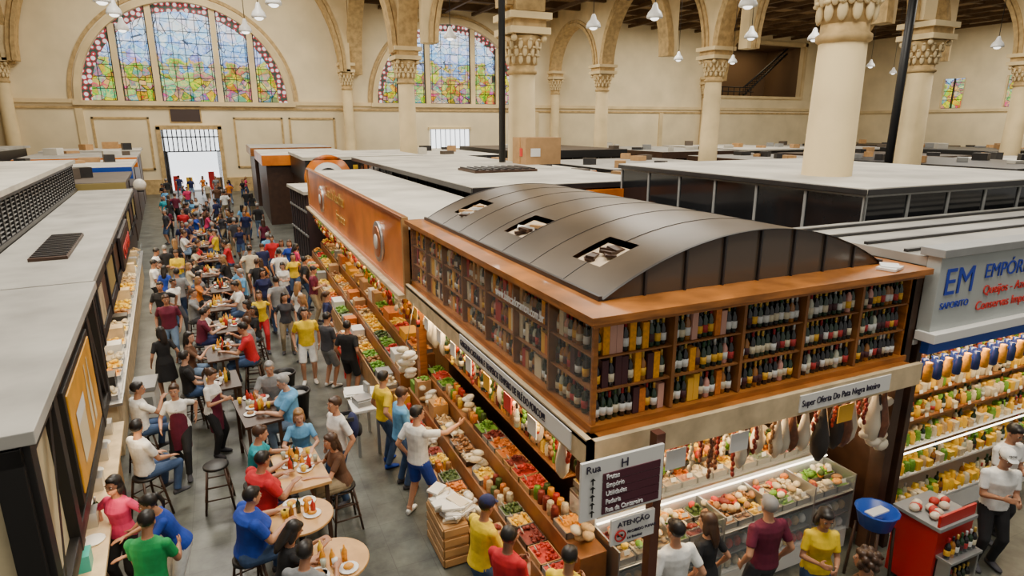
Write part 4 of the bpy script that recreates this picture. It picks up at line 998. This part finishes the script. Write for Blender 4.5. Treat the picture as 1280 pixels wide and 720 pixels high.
CC=dict(white=(.78,.78,.75),black=(.013,.013,.015),red=(.52,.010,.02),blue=(.012,.05,.36),teal=(.012,.32,.40),sky=(.12,.35,.62),yellow=(.80,.56,.01),green=(.008,.27,.07),pink=(.62,.03,.13),grey=(.22,.23,.24),dgrey=(.05,.05,.06),navy=(.012,.018,.08),maroon=(.12,.008,.03),jeans=(.04,.08,.18),ljeans=(.15,.23,.36),khaki=(.32,.25,.15),orange=(.68,.20,.02),olive=(.10,.11,.045),lilac=(.32,.24,.40),cream=(.62,.54,.38),brown=(.11,.05,.025))
def cloth(n): return mk('cloth_'+n,CC[n],.85,noise=.18,ns=9,bump=.4)
eyeD=mk('eye_dark',(.02,.012,.008),.2); eyeW=mk('eye_white',(.7,.68,.65),.3); lips=mk('lips',(.35,.10,.08),.5)
def person(name,x,y,yaw,pose='stand',fem=False,top='white',bot='jeans',style='long',hair='short',hc='black',skin=0,apron=None,sleeve=False,shoe='dgrey',cap=None,lod=None,sc_=1.0,big=0,z=0,st=True):
    if lod is None: lod=0 if y<12.5 else (1 if y<22 else 2)
    me=template(pose,fem,style,hair,bool(apron),lod,big)
    o=bpy.data.objects.new(name,me); COL.objects.link(o)
    s_=SKINS[skin]
    ms=[s_,cloth(top),cloth(top) if sleeve else s_,cloth(bot),cloth(bot) if style=='long' else s_,cloth(shoe),HAIRS[hc],eyeD,lips,cloth(apron or cap or 'navy'),eyeW]
    for i,m in enumerate(ms):
        o.material_slots[i].link='OBJECT'; o.material_slots[i].material=m
    o.location=(x,y,z); o.rotation_euler=(0,0,math.radians(yaw)); k=sc_*(.95 if fem else 1.0); o.scale=(k,k,k)
    if pose.startswith('sit') and st: stool(x,y,math.radians(yaw),.72*k)
    return o
person('woman',-1.62,7.95,150,'akimbo',True,'pink','black',hair='long',skin=1)
person('woman',-1.05,7.45,100,'counter',True,'blue','white',hair='pony',skin=1,sleeve=False)
person('man',-1.2,6.75,-20,'behind',False,'green','jeans',skin=1)
person('man',-1.75,11.1,-60,'sit2',False,'white','jeans',skin=1)
person('man',-1.55,9.6,-50,'sitback',False,'white','jeans',skin=0)
person('waitress',-1.15,10.8,175,'walk',True,'white','black',hair='short',hc='brown',skin=0,apron='maroon')
person('waitress',-.65,11.2,-120,'hold',True,'white','black',hair='pony',hc='brown',skin=0,apron='maroon')
person('man',.35,11.35,170,'sit',False,'grey','dgrey',skin=0,hc='grey')
person('man',.62,10.45,90,'sit',False,'sky','ljeans',hair='short',hc='grey',skin=3,big=1)
person('man',-.25,7.05,-75,'sit',False,'blue','jeans',skin=0,big=1)
person('man',-.08,7.85,-65,'sit',False,'red','navy',skin=1,big=1)
person('man',-.08,8.7,-95,'sit',False,'teal','dgrey',skin=0,hc='brown')
person('woman',.1,6.3,-75,'sitphone',True,'black','black',hair='long',skin=1)
person('man',.25,5.7,-35,'sit',False,'grey','jeans',hc='black',skin=1)
person('woman',.62,9.3,175,'sit',True,'sky','jeans',hair='long',hc='blond',skin=3)
person('man',1.12,8.85,110,'stand',False,'white','jeans',skin=0,hc='brown',sc_=1.02)
person('woman',1.05,8.2,95,'sit',True,'brown','khaki',style='skirt',hair='long',hc='brown',skin=0)
s=MB(); s.ell((1.36,8.90,1.22),(.09,.15,.22),cloth('navy'),14,10); s.ell((1.44,8.92,1.14),(.06,.11,.12),cloth('black'),12,8); s.box(1.2,1.36,8.75,8.78,1.36,1.42,cloth('black')); s.box(1.2,1.36,9.0,9.03,1.36,1.42,cloth('black')); s.obj('backpack')
person('man',2.0,9.62,-75,'relax',False,'yellow','jeans',skin=0,shoe='blue')
person('man',2.08,8.85,-85,'hold',False,'sky','jeans',skin=0,hc='brown')
person('man',2.12,8.0,-55,'reach',False,'white','blue',style='short',skin=0,shoe='white',sc_=1.03)
person('man',2.16,5.62,-75,'behind',False,'yellow','jeans',hair='cap',cap='navy',skin=1,sc_=.98)
person('man',2.22,5.02,-60,'hold',False,'red','jeans',skin=2,sc_=.98)
person('man',2.65,4.5,-50,'hold',False,'yellow','black',skin=1,sc_=.97)
person('man',3.86,4.36,-5,'relax',False,'white','jeans',skin=0)
person('woman',4.35,4.42,10,'relax',True,'black','jeans',hair='long',hc='brown',skin=0)
person('man',5.08,4.28,-10,'stand',False,'maroon','dgrey',hc='grey',skin=0)
person('woman',5.6,4.0,150,'hold',True,'yellow','jeans',hair='long',skin=1)
person('woman',5.35,3.3,20,'stand',True,'brown','black',hair='curly',hc='brown',skin=1)
person('man',8.65,3.85,150,'hold',False,'white','black',hair='cap',cap='white',skin=1)
person('man',9.35,4.15,170,'hold',False,'white','black',skin=1,sc_=1.03)
person('shopkeeper',4.6,6.45,160,'behind',False,'yellow','black',skin=1)
person('shopkeeper',3.95,6.35,150,'behind',False,'yellow','black',skin=1,hair='cap',cap='yellow')
person('man',1.24,13.85,175,'stand',False,'yellow','white',style='short',skin=0,shoe='white',sc_=1.03)
person('man',1.95,12.65,-40,'relax',False,'black','black',style='short',skin=1,shoe='white')
person('man',1.62,13.4,-60,'hold',False,'dgrey','grey',style='short',skin=0,shoe='white')
person('woman',.42,16.5,180,'walk',True,'yellow','red',hair='long',hc='brown',skin=0,style='long')
person('woman',-1.6,14.1,20,'relax',True,'black','black',style='skirt',hair='long',skin=1)
person('waiter',-2.35,21.2,-90,'hold',False,'white','black',skin=1,apron='black'); person('waiter',-2.5,23.3,-100,'behind',False,'white','black',skin=1,apron='black')
person('man',.92,17.5,10,'walk',False,'grey','jeans',skin=0); person('woman',1.4,16.9,-60,'relax',True,'white','ljeans',hair='long',hc='blond',skin=3)
person('man',1.9,19.8,-80,'relax',False,'black','jeans',skin=0); person('man',1.27,24.4,170,'walk',False,'red','jeans',skin=1)
person('woman',-2.0,20.6,-30,'relax',True,'blue','blue',style='skirt',hair='long',skin=0); person('man',-1.6,19.6,20,'stand',False,'grey','jeans',skin=1)
person('man',1.3,21.5,0,'walk',False,'white','jeans',skin=0); person('woman',1.9,22.6,-70,'hold',True,'pink','black',hair='long',skin=0)
person('woman',1.95,15.6,-90,'relax',True,'navy','white',hair='pony',hc='brown',skin=0); person('man',1.95,18.3,-110,'hold',False,'maroon','khaki',skin=0)
person('man',-1.9,18.2,170,'walk',False,'black','black',skin=1)
person('man',-2.16,33.9,180,'stand',False,'red','jeans',skin=0)
random.seed(11)
tops=['white','black','red','blue','grey','teal','yellow','olive','pink','navy','maroon','orange','sky','white','black','dgrey','lilac','cream','black','white','grey','navy','brown']
bots=['jeans','jeans','black','dgrey','khaki','ljeans','navy']
def rp(x,y,yaw,pose,near=False):
    fem=random.random()<.45
    person('woman' if fem else 'man',x,y,yaw,pose,fem,random.choice(tops),random.choice(bots),style=random.choice(['long','long','short']) if pose in('walk','relax','stand') else 'long',hair='long' if fem else 'short',hc=random.choice(['black','black','brown','brown','blond' if fem else 'grey']),skin=random.choice([0,0,1,1,3,2]),sc_=rnd(.93,1.05))
for (x,y) in [(-.5,12.2)]+tabs:
    for dx,dy,yw in ((-.58,-.25,-90),(-.58,.3,-90),(.58,-.25,90),(.58,.3,90)):
        if y<12.5 and (dx>0 or dy<0): continue
        if random.random()<.92: rp(x+dx+rnd(-.04,.04),y+dy,yw+rnd(-15,15),random.choice(['sit','sit2','sit','sitback']))
placed=[]
def tryp(x,y):
    if any((x-a)**2+(y-b_)**2<.36 for a,b_ in placed): return False
    if any(abs(x-a)<.95 and abs(y-b_)<.95 for a,b_ in tabs): return False
    placed.append((x,y)); return True
cnt=0
while cnt<62:
    y=rnd(24,57) if cnt>18 else rnd(15,26); xl=-1.3-.075*y+.75; xr=1.9 if y<26 else 1.5
    x=rnd(xl,xr)
    if cnt<=18: x=random.choice([rnd(.3,1.8),rnd(.3,1.8),rnd(xl,xl+.6)])
    if any((x-a)**2+(y-b_)**2<.4 for a,b_ in ((1.24,13.85),(.92,17.5),(1.4,16.9),(.42,16.5),(1.95,15.6),(1.9,19.8),(1.27,24.4),(-2,20.6),(-1.6,19.6),(1.3,21.5),(1.9,22.6),(1.95,18.3),(-1.9,18.2),(-2.35,21.2),(-2.5,23.3),(-2.16,33.9))): continue
    if tryp(x,y): rp(x,y,random.choice([0,180,rnd(0,360)])+rnd(-20,20),random.choice(['walk','walk','relax','stand','hold'])); cnt+=1
stool(-.62,9.5); stool(-1.1,14.9); stool(-.95,13.0)

# ------------------------------------------------------------ lights
def area(name,loc,sx,sy,e,col=(1,.92,.79),rot=(0,0,0)):
    l=bpy.data.lights.new(name,'AREA'); l.shape='RECTANGLE'; l.size=sx; l.size_y=sy; l.energy=e; l.color=col
    o=bpy.data.objects.new(name,l); COL.objects.link(o); o.location=loc; o.rotation_euler=rot
K=.78
area('skylight_lamp',(-1,16,17),7,7,3800*K); area('skylight_lamp',(-1,33,18.5),7,7,3800*K); area('skylight_lamp',(-1,50,19.3),8,7,4200*K)
area('skylight_lamp',(21,16,15.5),7,6,2800*K); area('skylight_lamp',(21,31,15.6),8,8,3000*K); area('skylight_lamp',(21,50,15.6),8,8,3200*K)
area('skylight_lamp',(43,22,15.6),10,10,4000*K); area('skylight_lamp',(43,48,15.6),10,10,3600*K); area('skylight_lamp',(64,35,15.6),10,18,4600*K)
area('skylight_lamp',(5,3,15),7,6,2500*K)
warm=(1,.74,.42)
area('counter_lamp',(5.3,4.9,2.66),3.8,.2,110,warm); area('counter_lamp',(2.98,8.0,2.56),.2,5.5,110,warm); area('counter_lamp',(3.0,18,2.45),.2,13,230,warm)
area('counter_lamp',(11,4.85,2.85),6,.2,140,warm); area('counter_lamp',(-1.6,8.5,1.5),.2,4.5,20,warm); area('counter_lamp',(-2.7,19,2.1),.2,13,110,warm)
area('stair_lamp',(62,63,14.9),6,2,200,warm)
w=bpy.data.worlds.new('world'); sc.world=w; w.use_nodes=True; w.node_tree.nodes['Background'].inputs[0].default_value=(1,.95,.87,1); w.node_tree.nodes['Background'].inputs[1].default_value=.38
print('SCRIPT TIME',time.time()-T0,len(TM))
